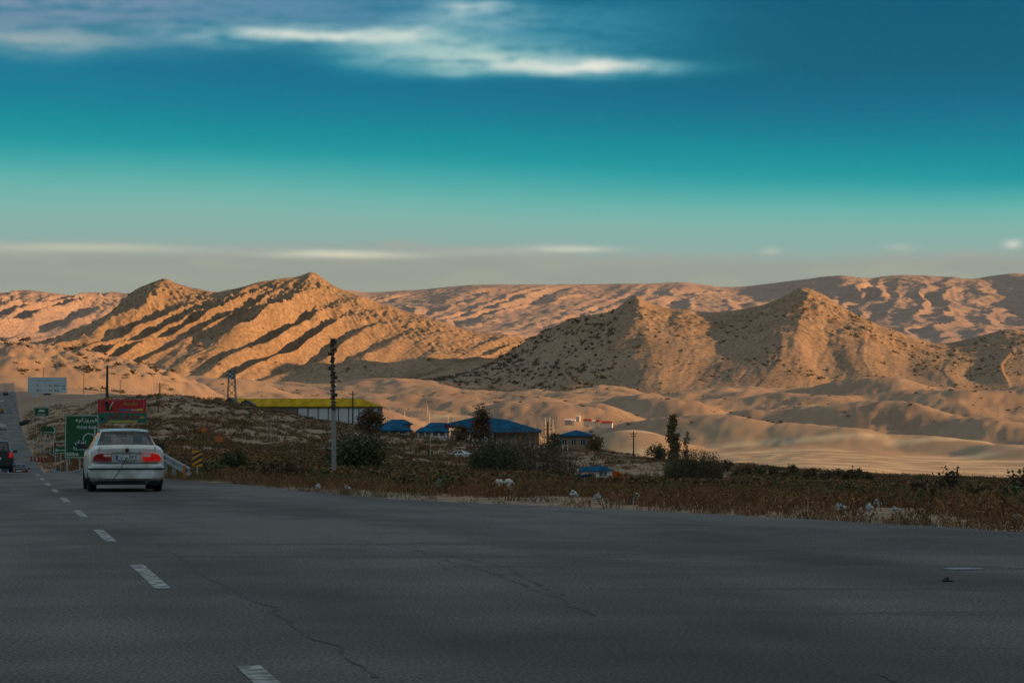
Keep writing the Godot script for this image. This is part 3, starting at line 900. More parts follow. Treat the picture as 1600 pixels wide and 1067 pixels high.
	for s in [-1.0, 1.0]:
		var on: bool = lit == "both" or (lit == "right" and s > 0.0)
		var rm := red
		if on:
			rm = mats.get("lamp_red_lit")
			if rm == null:
				rm = mat("lamp_red_lit", lin(0.5, 0.02, 0.015), 0.25)
				rm.emission_enabled = true
				rm.emission = Color(1.0, 0.07, 0.04)
				rm.emission_energy_multiplier = 0.10
		var ls := st_new()
		if kind == "sedan":
			var z := 0.02
			var pts := [Vector2(0.35, 0.715), Vector2(0.355, 0.885), Vector2(0.58, 0.89), Vector2(0.70, 0.865), Vector2(0.765, 0.80), Vector2(0.77, 0.71)]
			for i in range(1, pts.size() - 1):
				var zz := func(v: Vector2) -> Vector3: return Vector3(s * v.x, v.y, z - 0.045 * pow(maxf(v.x - 0.5, 0.0) / 0.3, 2.0))
				tri(ls, zz.call(pts[0]), zz.call(pts[i]), zz.call(pts[i + 1]))
				# rim of the lamp back to the body
				for e in [[pts[i], pts[i + 1]], [pts[0], pts[i]]]:
					var q0: Vector3 = zz.call(e[0])
					var q1: Vector3 = zz.call(e[1])
					quad(ls, q0, q1, q1 - Vector3(0, 0, 0.09), q0 - Vector3(0, 0, 0.09))
			var lamp := part("tail_light", done(ls), rm, t)
			part("reversing_lens", box(Vector3(s * 0.45 - 0.085, 0.812, 0.0), Vector3(s * 0.45 + 0.085, 0.87, 0.02)), clear, lamp)
		elif kind == "wagon":
			part("tail_light", box(Vector3(s * 0.74 - 0.09, 0.82, -0.12), Vector3(s * 0.74 + 0.09, 1.10, 0.0)), rm, t)
		else:
			part("tail_light", box(Vector3(s * 0.72 - 0.07, 0.6, -0.02), Vector3(s * 0.72 + 0.07, 0.72, 0.03)), rm, t)
	var py := {"sedan": 0.80, "wagon": 0.78, "pickup": 0.66}[kind] as float
	var plate := part("number_plate", box(Vector3(-0.26, py - 0.055, -0.04), Vector3(0.26, py + 0.055, 0.022)), mat("plate_white", lin(0.62, 0.64, 0.62), 0.5), t)
	if detail:
		part("plate_band", box(Vector3(-0.256, py - 0.05, 0.022), Vector3(-0.205, py + 0.05, 0.026)), mat("plate_blue", lin(0.03, 0.10, 0.35), 0.5), plate)
		part("plate_digits", strokes([[[-0.17, 0.03], [-0.13, -0.03], [-0.1, 0.03]], [[-0.07, 0.0], [0.02, -0.01]], [[0.06, -0.03], [0.05, 0.02], [0.08, 0.035], [0.10, 0.0], [0.06, -0.03]], [[0.12, 0.035], [0.13, -0.03]], [[0.12, 0.02], [0.16, 0.03]], [[0.18, 0.035], [0.195, -0.035], [0.215, 0.035]]], 1.0, 0.013, Vector3(0, py, 0.027)), mat("plate_ink", lin(0.02, 0.02, 0.02), 0.7), plate)
		# round badge, boot seams, the cord hanging from the plate
		part("badge", tube(Vector3(0, 0.965, -0.06), Vector3(0, 0.965, -0.015), 0.045, 0.042, 16), mat("badge_dark", lin(0.05, 0.02, 0.025), 0.4, 0.3), t)
		var seam := st_new()
		add_box(seam, Vector3(-0.34, 0.905, -0.05), Vector3(0.34, 0.912, -0.002))
		add_box(seam, Vector3(-0.70, 0.672, -0.06), Vector3(0.70, 0.682, -0.008))
		add_box(seam, Vector3(-0.635, 0.91, -0.10), Vector3(-0.627, 1.045, -0.035))
		add_box(seam, Vector3(0.627, 0.91, -0.10), Vector3(0.635, 1.045, -0.035))
		part("boot_seam", done(seam), trim, t)
		var cord := st_new()
		var prev := Vector3(-0.01, 0.80, 0.03)
		for i in 8:
			var f := (i + 1) / 8.0
			var nxt := Vector3(-0.01 - 0.31 * f, 0.80 - 0.52 * f - 0.02 * sin(f * PI), 0.035 + 0.035 * smoothstep(0.2, 0.6, f))
			add_tube(cord, prev, nxt, 0.008, 0.008, 5)
			prev = nxt
		part("tow_cord", done(cord), trim, t)
		part("exhaust", tube(Vector3(0.45, 0.24, -0.3), Vector3(0.45, 0.23, 0.0), 0.03, 0.03, 10), mat("exhaust_steel", lin(0.2, 0.2, 0.2), 0.5, 0.8), t)
		part("mud_flap", box(Vector3(-0.86, 0.16, -0.62), Vector3(-0.62, 0.36, -0.60)), trim, t)
		part("mud_flap", box(Vector3(0.62, 0.16, -0.62), Vector3(0.86, 0.36, -0.60)), trim, t)
	return t

func build_vehicles() -> void:
	var turn := atan(HEADING)
	var white := mat("white_car_paint", lin(0.74, 0.76, 0.77), 0.32)
	white.clearcoat_enabled = true
	white.clearcoat = 0.5
	white.clearcoat_roughness = 0.15
	white.albedo_texture = noise_texture(0.01, Color(0.80, 0.78, 0.74), Color(1, 1, 1), 5, 41, 256)
	white.uv1_triplanar = true
	white.uv1_scale = Vector3.ONE * 0.7
	var q := at(197.5, 768, 50.0)
	make_car("sedan", "white sedan with lit tail lights driving ahead on the asphalt", "sedan", white, Vector3(q.x, 0.0, q.z), turn, true, "right")
	var black := mat("black_car_paint", lin(0.012, 0.012, 0.013), 0.25)
	var blue := mat("blue_car_paint", lin(0.03, 0.075, 0.16), 0.35)
	var grey := mat("grey_car_paint", lin(0.06, 0.055, 0.055), 0.35)
	for v in [
		["suv", "black sport utility vehicle with a red tail light", "wagon", black, -6.0, 113.0, "both"],
		["sedan", "dark grey sedan just over the crest of the road", "sedan", grey, 30.0, 205.0, ""],
		["pickup_truck", "blue pickup truck beyond the dark grey sedan", "pickup", blue, 16.0, 228.0, ""],
		["sedan", "white sedan climbing the far stretch of road", "sedan", white, 3.5, 530.0, ""],
		["sedan", "black sedan near the top of the far road", "sedan", black, 8.0, 775.0, ""],
	]:
		var d: float = v[5]
		var x: float = (v[4] - 800.0) / FOCAL * d
		var grade := (road_height(d + 3.0) - road_height(d)) / 3.0
		make_car(v[0], v[1], v[2], v[3], Vector3(x, road_height(d) + 0.006, -d), turn, false, v[6], atan(grade))
	build_truck(Vector3((-1.5 - 800.0) / FOCAL * 640.0, road_height(640.0) + 0.006, -640.0), turn)

func build_truck(where: Vector3, turn: float) -> void:
	var t := thing("lorry", "lorry with a pale box body and yellow lower tail on the far road", "lorry", where, turn)
	t.rotation.x = 0.055
	part("cargo_box", box(Vector3(-1.2, 1.0, -6.0), Vector3(1.2, 3.6, 0.0)), mat("lorry_tarp", lin(0.34, 0.36, 0.36), 0.8), t)
	part("chassis", box(Vector3(-0.9, 0.55, -8.0), Vector3(0.9, 0.98, 0.02)), mat("black_trim", lin(0.02, 0.02, 0.02)), t)
	part("tail_board", box(Vector3(-1.15, 0.75, 0.022), Vector3(1.15, 1.5, 0.08)), mat("lorry_yellow", lin(0.42, 0.28, 0.07), 0.7), t)
	part("cab", box(Vector3(-1.15, 0.7, -8.2), Vector3(1.15, 2.9, -6.2)), mat("lorry_cab", lin(0.4, 0.4, 0.38), 0.5), t)
	for s in [-0.95, 0.95]:
		for z in [-1.2, -2.4, -7.2]:
			add_wheel(t, s, z, 0.5, 0.28)

# ---------------------------------------------------------------- lettering and signs
func strokes(lines: Array, scale: float, width: float, off := Vector3.ZERO) -> ArrayMesh:      # pen strokes in the xy plane facing +z
	var st := st_new()
	for l in lines:
		for i in l.size() - 1:
			var a := Vector3(l[i][0], l[i][1], 0) * scale
			var b := Vector3(l[i + 1][0], l[i + 1][1], 0) * scale
			var dir := (b - a).normalized() if a.distance_to(b) > 0.0001 else Vector3.RIGHT
			var s := Vector3(-dir.y, dir.x, 0) * width * 0.5
			var e := dir * width * 0.35
			quad(st, off + a - e + s, off + b + e + s, off + b + e - s, off + a - e - s)
	return done(st)

func arc(cx: float, cy: float, r: float, a0: float, a1: float, n := 8) -> Array:
	var out: Array = []
	for i in n + 1:
		var t := deg_to_rad(lerpf(a0, a1, i / float(n)))
		out.append([cx + cos(t) * r, cy + sin(t) * r])
	return out

func dot(x: float, y: float) -> Array:
	return [[x - 0.07, y], [x + 0.07, y]]

func persian(word: String) -> Array:
	match word:
		"firuzkuh":
			return [arc(9.5, 0.55, 0.36, 0, 360), [[9.85, 0.45], [9.6, 0.0], [8.3, 0.0], [8.25, 0.55]], dot(9.5, 1.35), [[8.3, 0.0], [7.9, 0.05], [7.75, 0.4]], dot(8.1, -0.5), dot(8.45, -0.5), [[7.4, 0.45], [7.35, -0.1], [6.95, -0.6], [6.6, -0.65]],
				arc(6.05, 0.3, 0.3, 0, 360), [[6.35, 0.25], [6.2, -0.3], [5.6, -0.65]], [[5.2, 0.45], [5.15, -0.1], [4.8, -0.6], [4.45, -0.65]], dot(5.15, 1.0), [[4.3, 1.55], [3.55, 1.0], [4.0, 0.5], [4.0, 0.0], [2.95, 0.0]],
				arc(2.75, 0.3, 0.28, 0, 360), [[3.0, 0.2], [2.85, -0.3], [2.3, -0.65]], arc(1.5, 0.35, 0.4, 0, 360)]
		"tehran":
			return [[[5.3, 0.6], [5.25, 0.0], [4.6, 0.0]], dot(5.1, 1.05), dot(5.45, 1.05), arc(4.3, 0.3, 0.33, 0, 360), [[4.6, 0.0], [3.6, 0.0], [3.55, 0.3]], arc(4.2, -0.25, 0.25, 0, 360), [[3.5, 0.4], [3.4, -0.2], [3.0, -0.6]], [[2.55, 1.5], [2.5, 0.0]], [[2.1, 0.5], [2.05, -0.2], [1.6, -0.55], [1.1, -0.35], [0.95, 0.35]], dot(1.55, 0.6)]
		"paziresh":
			return [[[9.8, 0.6], [9.75, 0.0], [9.2, 0.0]], dot(9.5, -0.45), dot(9.75, -0.45), [[9.0, 1.2], [9.1, 0.0], [8.5, 0.0]], dot(8.8, 1.5), [[8.5, 0.0], [8.2, 0.0], [8.15, 0.5]], [[8.0, 0.4], [7.9, -0.2], [7.4, -0.6]], [[7.0, 0.5], [6.95, 0.0], [6.6, 0.4], [6.55, 0.0], [6.2, 0.4], [6.15, -0.3], [5.6, -0.6], [5.1, -0.2], [5.1, 0.4]], dot(6.4, 1.0), dot(6.7, 1.0), dot(6.55, 1.3),
				[[4.3, 1.4], [4.25, 0.0]], [[4.6, 1.65], [4.3, 1.8], [4.0, 1.65]], [[3.7, 1.5], [3.0, 1.0], [3.4, 0.5], [3.4, 0.0], [2.4, 0.0]], arc(2.3, 0.35, 0.33, 0, 360), [[2.0, 0.0], [1.5, 0.0], [1.6, 0.5], [1.0, 0.4], [0.9, -0.3], [0.3, -0.5], [0.0, 0.1]]]
	return [arc(7.6, 0.4, 0.35, 0, 360), [[7.3, 0.0], [6.0, 0.0], [6.0, 0.6]], dot(6.3, 1.1), [[5.6, 1.5], [5.5, 0.0], [4.4, 0.0], [4.4, 0.6], [4.1, 0.0], [3.6, 0.0]], dot(4.2, -0.5), [[3.2, 0.5], [3.1, -0.2], [2.6, -0.6]], arc(2.0, 0.35, 0.35, 0, 360), [[1.7, 0.0], [0.6, 0.0], [0.6, 1.3]], dot(1.2, 1.1)]

func latin(text: String, height: float, depth := 0.004) -> TextMesh:
	var f := SystemFont.new()
	f.font_names = PackedStringArray(["Droid Sans"])
	f.font_weight = 600
	var tm := TextMesh.new()
	tm.font = f
	tm.text = text
	tm.font_size = 64
	tm.pixel_size = height / 46.0
	tm.depth = depth
	return tm

func text_part(called: String, text: String, height: float, m: Material, parent: Node, where: Vector3) -> void:
	var o := part(called, latin(text, height), m, parent)
	o.position = where

func frame_lines(w: float, h: float, inset: float, width: float, z: float) -> ArrayMesh:
	var x := w / 2 - inset
	var y := h / 2 - inset
	return strokes([[[-x, -y], [x, -y]], [[x, -y], [x, y]], [[x, y], [-x, y]], [[-x, y], [-x, -y]]], 1.0, width, Vector3(0, 0, z))

func sign_board(called: String, label: String, px0: float, px1: float, py0: float, py1: float, d: float, m: Material, turn: float, posts: Array, foot: float) -> Node3D:
	# a plate that spans photo columns px0..px1 and rows py0..py1 at depth d, on posts down to the ground; the node stands at its foot
	var a := at(px0, py0, d)
	var b := at(px1, py1, d)
	var w := b.x - a.x
	var h := a.y - b.y
	var c := Vector3((a.x + b.x) / 2, foot, -d)
	var t := thing(called, label, "sign", c, turn)
	var cy := (a.y + b.y) / 2 - foot
	var panel := part("panel", box(Vector3(-w / 2, cy - h / 2, -0.06), Vector3(w / 2, cy + h / 2, 0.0)), m, t)
	for p in posts:
		part("post", tube(Vector3(p[0] * w / 2, -0.6, -0.12), Vector3(p[0] * w / 2, cy + h * 0.4, -0.12), p[1], p[1], 8), mat("post_steel", lin(0.40, 0.42, 0.42), 0.5, 0.3), t)
	t.set_meta("w", w)
	t.set_meta("h", h)
	t.set_meta("cy", cy)
	return t

func build_signs() -> void:
	var green := mat("sign_green", lin(0.008, 0.085, 0.028), 0.45)
	var white := mat("sign_white", lin(0.60, 0.66, 0.62), 0.55)
	var g_at := func(px: float, d: float) -> float:
		return ground_height((px - 800.0) / FOCAL * d, d)
	# the large direction sign
	var t := sign_board("direction_sign", "large green direction sign naming Firuz Kuh and Tehran", 101, 152.5, 648, 716, 190.0, green, 0.15, [[-0.85, 0.06], [-0.1, 0.06], [0.85, 0.06]], g_at.call(127.0, 190.0))
	var w: float = t.get_meta("w")
	var h: float = t.get_meta("h")
	var cy: float = t.get_meta("cy")
	part("border", frame_lines(w, h, 0.07, 0.06, 0.006), white, t).position.y = cy
	var sy := func(f: float) -> float: return cy + h / 2 - f * h
	part("lettering", strokes(persian("firuzkuh"), 0.205, 0.06, Vector3(w / 2 - 2.2, sy.call(0.15), 0.006)), white, t)
	text_part("lettering", "Firuz Kuh", 0.27, white, t, Vector3(0.42, sy.call(0.285), 0.006))
	part("lettering", strokes(persian("tehran"), 0.205, 0.06, Vector3(-0.75, sy.call(0.66), 0.006)), white, t)
	text_part("lettering", "Tehran", 0.27, white, t, Vector3(-0.1, sy.call(0.78), 0.006))
	text_part("lettering", "500m", 0.30, white, t, Vector3(-0.78, sy.call(0.91), 0.006))
	part("roundabout_symbol", strokes([arc(0.62, 0.0, 0.48, 10, 185, 14), [[1.08, 0.0], [1.12, 0.25], [1.12, 0.85]], [[1.0, -1.35], [1.0, -1.7]], [[0.84, -1.45], [1.0, -1.28], [1.14, -1.45]]], 1.0, 0.10, Vector3(0.0, sy.call(0.56), 0.006)), white, t)
	# red and green advertising board
	var d := 363.0
	var foot: float = g_at.call(191.0, d)
	var a := at(153, 624, d)
	var b := at(228, 661, d)
	var bw := b.x - a.x
	var top := a.y - foot
	var low := b.y - foot
	var mid := lerpf(low, top, 0.43)
	var bb := thing("billboard", "red and green advertising billboard on a single post", "billboard", Vector3((a.x + b.x) / 2, foot, -d), 0.12)
	part("post", tube(Vector3(0, -0.8, -0.3), Vector3(0, low + 0.3, -0.3), 0.22, 0.2, 12), mat("post_white", lin(0.5, 0.5, 0.48), 0.6), bb)
	part("backing", box(Vector3(-bw / 2 + 0.05, low + 0.05, -0.3), Vector3(bw / 2 - 0.05, top - 0.05, -0.06)), mat("post_steel", lin(0.4, 0.42, 0.42)), bb)
	var rp := part("panel", box(Vector3(-bw / 2, mid + 0.003, -0.06), Vector3(bw / 2 - 0.12, top, 0.0)), mat("board_red", lin(0.42, 0.014, 0.018), 0.55), bb)
	var gp := part("panel", box(Vector3(-bw / 2, low, -0.06), Vector3(bw / 2, mid, 0.01)), mat("board_teal", lin(0.012, 0.14, 0.10), 0.55), bb)
	var rh := top - mid
	var rc := (top + mid) / 2
	part("border", frame_lines(bw - 0.9, rh - 0.3, 0.0, 0.05, 0.005), mat("board_pink", lin(0.55, 0.2, 0.2), 0.6), rp).position = Vector3(-0.06, rc, 0)
	part("lettering", strokes(persian(""), 0.30, 0.13, Vector3(0.15, rc + 0.28, 0.006)), mat("board_olive", lin(0.32, 0.30, 0.03), 0.6), rp)
	part("emblem", strokes([[[-2.9, 0.35], [-2.55, 0.5], [-2.45, 0.0], [-2.5, -0.7]], [[-2.5, -0.7], [-1.95, -0.7]], [[-2.45, -0.5], [-2.1, 0.1], [-1.8, -0.6]]], 1.0, 0.42, Vector3(0, rc + 0.08, 0.006)), mat("board_dark", lin(0.02, 0.025, 0.03), 0.6), rp)
	part("emblem", strokes([[[-2.05, -0.2], [-1.5, 0.62]]], 1.0, 0.16, Vector3(0, rc + 0.08, 0.009)), white, rp)
	part("emblem", strokes([[[-2.12, -0.6], [-1.95, 0.0]]], 1.0, 0.22, Vector3(0, rc + 0.08, 0.009)), mat("board_orange", lin(0.6, 0.28, 0.04), 0.6), rp)
	var k := 0
	for c in [[0.02, 0.16, 0.42], [0.03, 0.22, 0.2], [0.55, 0.3, 0.34], [0.6, 0.42, 0.05]]:
		part("print_band", box(Vector3(-0.55 + k * 0.98, rc - 0.78, 0.0), Vector3(0.38 + k * 0.98, rc - 0.5 + (0.08 if k == 3 else 0.0), 0.006)), mat("board_band_%d" % k, lin(c[0], c[1], c[2]), 0.6), rp)
		k += 1
	var gc := (mid + low) / 2
	part("lettering", strokes(persian("paziresh"), 0.52, 0.17, Vector3(-2.6, gc + 0.06, 0.016)), mat("board_maroon", lin(0.30, 0.012, 0.02), 0.6), gp)
	part("print_band", box(Vector3(-2.4, low + 0.1, 0.01), Vector3(2.5, low + 0.42, 0.016)), mat("board_yellow", lin(0.5, 0.36, 0.04), 0.6), gp)
	part("lettering", strokes([[[2.9, 0.1], [3.6, 0.15]], [[3.0, 0.3], [3.5, 0.32]]], 1.0, 0.14, Vector3(0, gc - 0.1, 0.016)), mat("board_orange", lin(0.6, 0.28, 0.04)), gp)
	part("emblem", strokes([[[-3.6, 0.3], [-3.3, 0.0], [-3.5, -0.3], [-3.1, -0.2]]], 1.0, 0.2, Vector3(0, gc, 0.016)), mat("board_dark", lin(0.02, 0.025, 0.03)), gp)
	# big pale board with telephone numbers
	d = 600.0
	foot = g_at.call(73.0, d)
	a = at(43, 589.5, d)
	b = at(102.5, 614.5, d)
	bw = b.x - a.x
	top = a.y - foot
	low = b.y - foot
	var wb := thing("billboard", "pale grey billboard with rows of telephone numbers", "billboard", Vector3((a.x + b.x) / 2, foot, -d), 0.1)
	part("panel", box(Vector3(-bw / 2, low, -0.25), Vector3(bw / 2, top, 0.0)), mat("board_pale", lin(0.50, 0.58, 0.60), 0.6), wb)
	part("post", tube(Vector3(0, -1.0, -0.4), Vector3(0, low, -0.4), 0.32, 0.3, 12), mat("post_white", lin(0.5, 0.5, 0.48)), wb)
	part("crossbeam", box(Vector3(-1.0, low - 0.5, -0.6), Vector3(1.0, low - 0.02, -0.1)), mat("rust_brown", lin(0.10, 0.05, 0.04), 0.8), wb)
	var ink := mat("board_ink", lin(0.03, 0.03, 0.035), 0.7)
	var wine := mat("board_wine", lin(0.20, 0.03, 0.05), 0.7)
	var my := (top + low) / 2
	part("lettering", strokes([[[-2.2, 0], [-0.4, 0]], [[-0.2, 0.02], [1.0, 0.0]]], 1.0, 0.28, Vector3(0, my + 1.3, 0.006)), mat("board_faint", lin(0.32, 0.38, 0.40), 0.7), wb)
	text_part("lettering", "VVO", 0.6, ink, wb, Vector3(2.55, my - 0.1, 0.006))
	text_part("lettering", "9o", 0.55, wine, wb, Vector3(0.85, my - 0.1, 0.006))
	text_part("lettering", "TT", 0.45, mat("board_faint", Color.GRAY), wb, Vector3(-0.4, my - 0.1, 0.006))
	text_part("lettering", "V....", 0.55, ink, wb, Vector3(-2.3, my - 0.1, 0.006))
	text_part("lettering", "IFA", 0.6, ink, wb, Vector3(2.55, my - 1.45, 0.006))
	text_part("lettering", "VF", 0.55, wine, wb, Vector3(0.9, my - 1.45, 0.006))
	text_part("lettering", "o91....", 0.55, ink, wb, Vector3(-1.9, my - 1.45, 0.006))
	part("lettering", strokes([[[4.2, 0.1], [4.8, 0.1]], [[4.2, -0.6], [4.8, -0.6]]], 1.0, 0.25, Vector3(0, my - 0.3, 0.006)), mat("board_blue", lin(0.05, 0.12, 0.25), 0.7), wb)
	part("small_plate", box(Vector3(-4.0, low - 1.1, -0.2), Vector3(-2.3, low - 0.35, -0.1)), mat("board_pale", lin(0.5, 0.58, 0.6)), wb)
	# smaller green signs
	var s1 := sign_board("car_sign", "small green sign with a car pictogram on two posts", 52, 76, 636.5, 651, 420.0, green, 0.12, [[-0.6, 0.07], [0.6, 0.07]], g_at.call(64.0, 420.0))
	cy = s1.get_meta("cy")
	part("border", frame_lines(s1.get_meta("w"), s1.get_meta("h"), 0.08, 0.07, 0.006), white, s1).position.y = cy
	part("pictogram", strokes([[[-0.55, 0.05], [0.6, 0.05]], [[-0.35, 0.28], [0.3, 0.28]], [[-0.45, 0.16], [0.5, 0.16]]], 1.0, 0.16, Vector3(0, cy + 0.1, 0.006)), white, s1)
	part("lettering", strokes([[[-0.8, 0], [0.8, 0]]], 1.0, 0.09, Vector3(0, cy - 0.5, 0.006)), white, s1)
	d = 340.0
	var at1 := thing("arrow_sign", "green arrow-shaped sign pointing along the side road", "sign", Vector3(at(76, 672, d).x, g_at.call(76.0, d), -d), 0.1)
	cy = at(76, 672, d).y - at1.position.y
	var ap := st_new()
	var hx := 1.12
	for z in [0.0, -0.06]:
		quad(ap, Vector3(-hx, cy + 0.6, z), Vector3(hx - 0.4, cy + 0.6, z), Vector3(hx - 0.4, cy - 0.6, z), Vector3(-hx, cy - 0.6, z))
		tri(ap, Vector3(hx - 0.4, cy + 0.6, z), Vector3(hx, cy, z), Vector3(hx - 0.4, cy - 0.6, z))
	part("panel", done(ap), green, at1)
	part("chevron", strokes([[[0.6, 0.5], [0.98, 0.0], [0.6, -0.5]]], 1.0, 0.14, Vector3(0, cy, 0.006)), white, at1)
	part("lettering", strokes(persian(""), 0.13, 0.07, Vector3(-0.85, cy + 0.1, 0.006)), mat("board_ink", lin(0.03, 0.03, 0.035)), at1)
	part("lettering", strokes([[[-0.8, 0], [0.4, 0]]], 1.0, 0.08, Vector3(0, cy - 0.35, 0.006)), white, at1)
	for x in [-0.75, 0.1, 0.85]:
		part("post", tube(Vector3(x, -0.5, -0.1), Vector3(x, cy - 0.3, -0.1), 0.05, 0.05), mat("post_steel", lin(0.4, 0.42, 0.42)), at1)
	var s3 := sign_board("town_sign", "green sign with red lettering and an arrow half hidden by the direction sign", 82.5, 112, 690, 708.5, 250.0, green, 0.12, [[-0.75, 0.05], [-0.2, 0.05], [0.7, 0.05]], g_at.call(97.0, 250.0))
	cy = s3.get_meta("cy")
	part("border", frame_lines(s3.get_meta("w"), s3.get_meta("h"), 0.05, 0.05, 0.006), white, s3).position.y = cy
	part("lettering_band", box(Vector3(-0.9, cy + 0.1, 0.0), Vector3(0.9, cy + 0.48, 0.006)), mat("board_maroon", lin(0.3, 0.012, 0.02)), s3)
	part("lettering", strokes(persian(""), 0.17, 0.05, Vector3(-0.8, cy + 0.22, 0.012)), white, s3)
	part("arrow", strokes([[[-0.85, 0], [0.6, 0]], [[-0.65, 0.14], [-0.85, 0], [-0.65, -0.14]]], 1.0, 0.09, Vector3(0, cy - 0.3, 0.006)), white, s3)
	# hazard board and the painted end post
	d = 76.0
	var q := at(307.5, 729, d)
	foot = g_at.call(307.0, d)
	var hz := thing("hazard_board", "yellow and black striped hazard board beside the guard rail", "sign", Vector3(q.x, foot, -d), 0.12)
	var yb := q.y - foot
	part("panel", box(Vector3(-0.175, yb, -0.02), Vector3(0.175, yb + 0.57, 0.0)), mat("hazard_yellow", lin(0.62, 0.27, 0.02), 0.5), hz)
	var ss := st_new()
	for i in 3:
		var y0 := yb + 0.02 + i * 0.2
		var p0 := [Vector3(-0.173, y0, 0.004), Vector3(0.173, y0 + 0.2, 0.004), Vector3(0.173, y0 + 0.10, 0.004), Vector3(-0.173, y0 - 0.10, 0.004)]
		for v in 4:
			p0[v].y = clampf(p0[v].y, yb + 0.002, yb + 0.568)
		quad(ss, p0[0], p0[1], p0[2], p0[3])
	part("stripes", done(ss), mat("hazard_black", lin(0.02, 0.02, 0.02), 0.5), hz)
	part("post", tube(Vector3(0, -0.4, -0.05), Vector3(0, yb + 0.3, -0.05), 0.03, 0.03), mat("post_steel", lin(0.4, 0.42, 0.42)), hz)
	# two orange work signs by the dirt track
	for o in [["work_sign", "orange diamond road work sign by the dirt track", 318.0, 672.0, true], ["work_sign", "orange rectangular road work sign on two legs", 341.0, 687.0, false]]:
		d = 262.0
		foot = g_at.call(o[2], d)
		var c := at(o[2], o[3], d)
		var ws := thing(o[0], o[1], "sign", Vector3(c.x, foot, -d), 0.1)
		var oy := c.y - foot
		if oy < 0.9:
			oy = 0.9
		if o[4]:
			part("panel", box(Vector3(-0.32, -0.32, -0.03), Vector3(0.32, 0.32, 0.0), Transform3D(Basis(Vector3(0, 0, 1), PI / 4), Vector3(0, oy, 0))), mat("work_orange", lin(0.50, 0.13, 0.02), 0.6), ws)
			part("leg", tube(Vector3(0, -0.3, -0.06), Vector3(0, oy, -0.06), 0.03, 0.03), mat("leg_dark", lin(0.05, 0.05, 0.05)), ws)
		else:
			part("panel", box(Vector3(-0.45, oy - 0.3, -0.03), Vector3(0.45, oy + 0.36, 0.0)), mat("work_orange", lin(0.50, 0.13, 0.02)), ws)
			for x in [-0.36, 0.36]:
				part("leg", tube(Vector3(x, -0.3, -0.06), Vector3(x, oy, -0.06), 0.03, 0.03), mat("leg_dark", lin(0.05, 0.05, 0.05)), ws)

# ---------------------------------------------------------------- guard rails, barriers, poles
func guard_rail(label: String, pts: Array, tops: Array, buried: bool) -> void:
	var t := thing("guard_rail", label, "guard rail", pts[0])
	var o: Vector3 = pts[0]
	var steel := grainy("galvanised_steel", lin(0.36, 0.38, 0.39), 0.45, 1.2, 0.7, 1.0)
	steel.metallic = 0.3
	var prof := [[0.0, -0.155], [0.035, -0.13], [0.035, -0.07], [-0.03, -0.03], [-0.03, 0.03], [0.035, 0.07], [0.035, 0.13], [0.0, 0.155]]
	var st := st_new()
	for i in pts.size() - 1:
		var dir: Vector3 = (pts[i + 1] - pts[i]).normalized()
		var side := Vector3(dir.z, 0, -dir.x).normalized()
		if side.z < 0.0:
			side = -side
		for k in prof.size() - 1:
			var a: Vector3 = pts[i] - o + Vector3(0, tops[i] - 0.16 + prof[k][1], 0) + side * prof[k][0]
			var b: Vector3 = pts[i + 1] - o + Vector3(0, tops[i + 1] - 0.16 + prof[k][1], 0) + side * prof[k][0]
			var c: Vector3 = pts[i + 1] - o + Vector3(0, tops[i + 1] - 0.16 + prof[k + 1][1], 0) + side * prof[k + 1][0]
			var d: Vector3 = pts[i] - o + Vector3(0, tops[i] - 0.16 + prof[k + 1][1], 0) + side * prof[k + 1][0]
			quad(st, d, c, b, a)
	part("beam", done(st), steel, t)
	var run := 0.0
	for i in pts.size():
		if i > 0:
			run += pts[i].distance_to(pts[i - 1])
		if i == 0 or run > 3.6:
			run = 0.0
			var p: Vector3 = pts[i] - o
			if tops[i] > 0.4:
				part("post", box(p + Vector3(-0.06, -0.5, -0.16), p + Vector3(0.06, tops[i] - 0.03, -0.04)), steel, t)

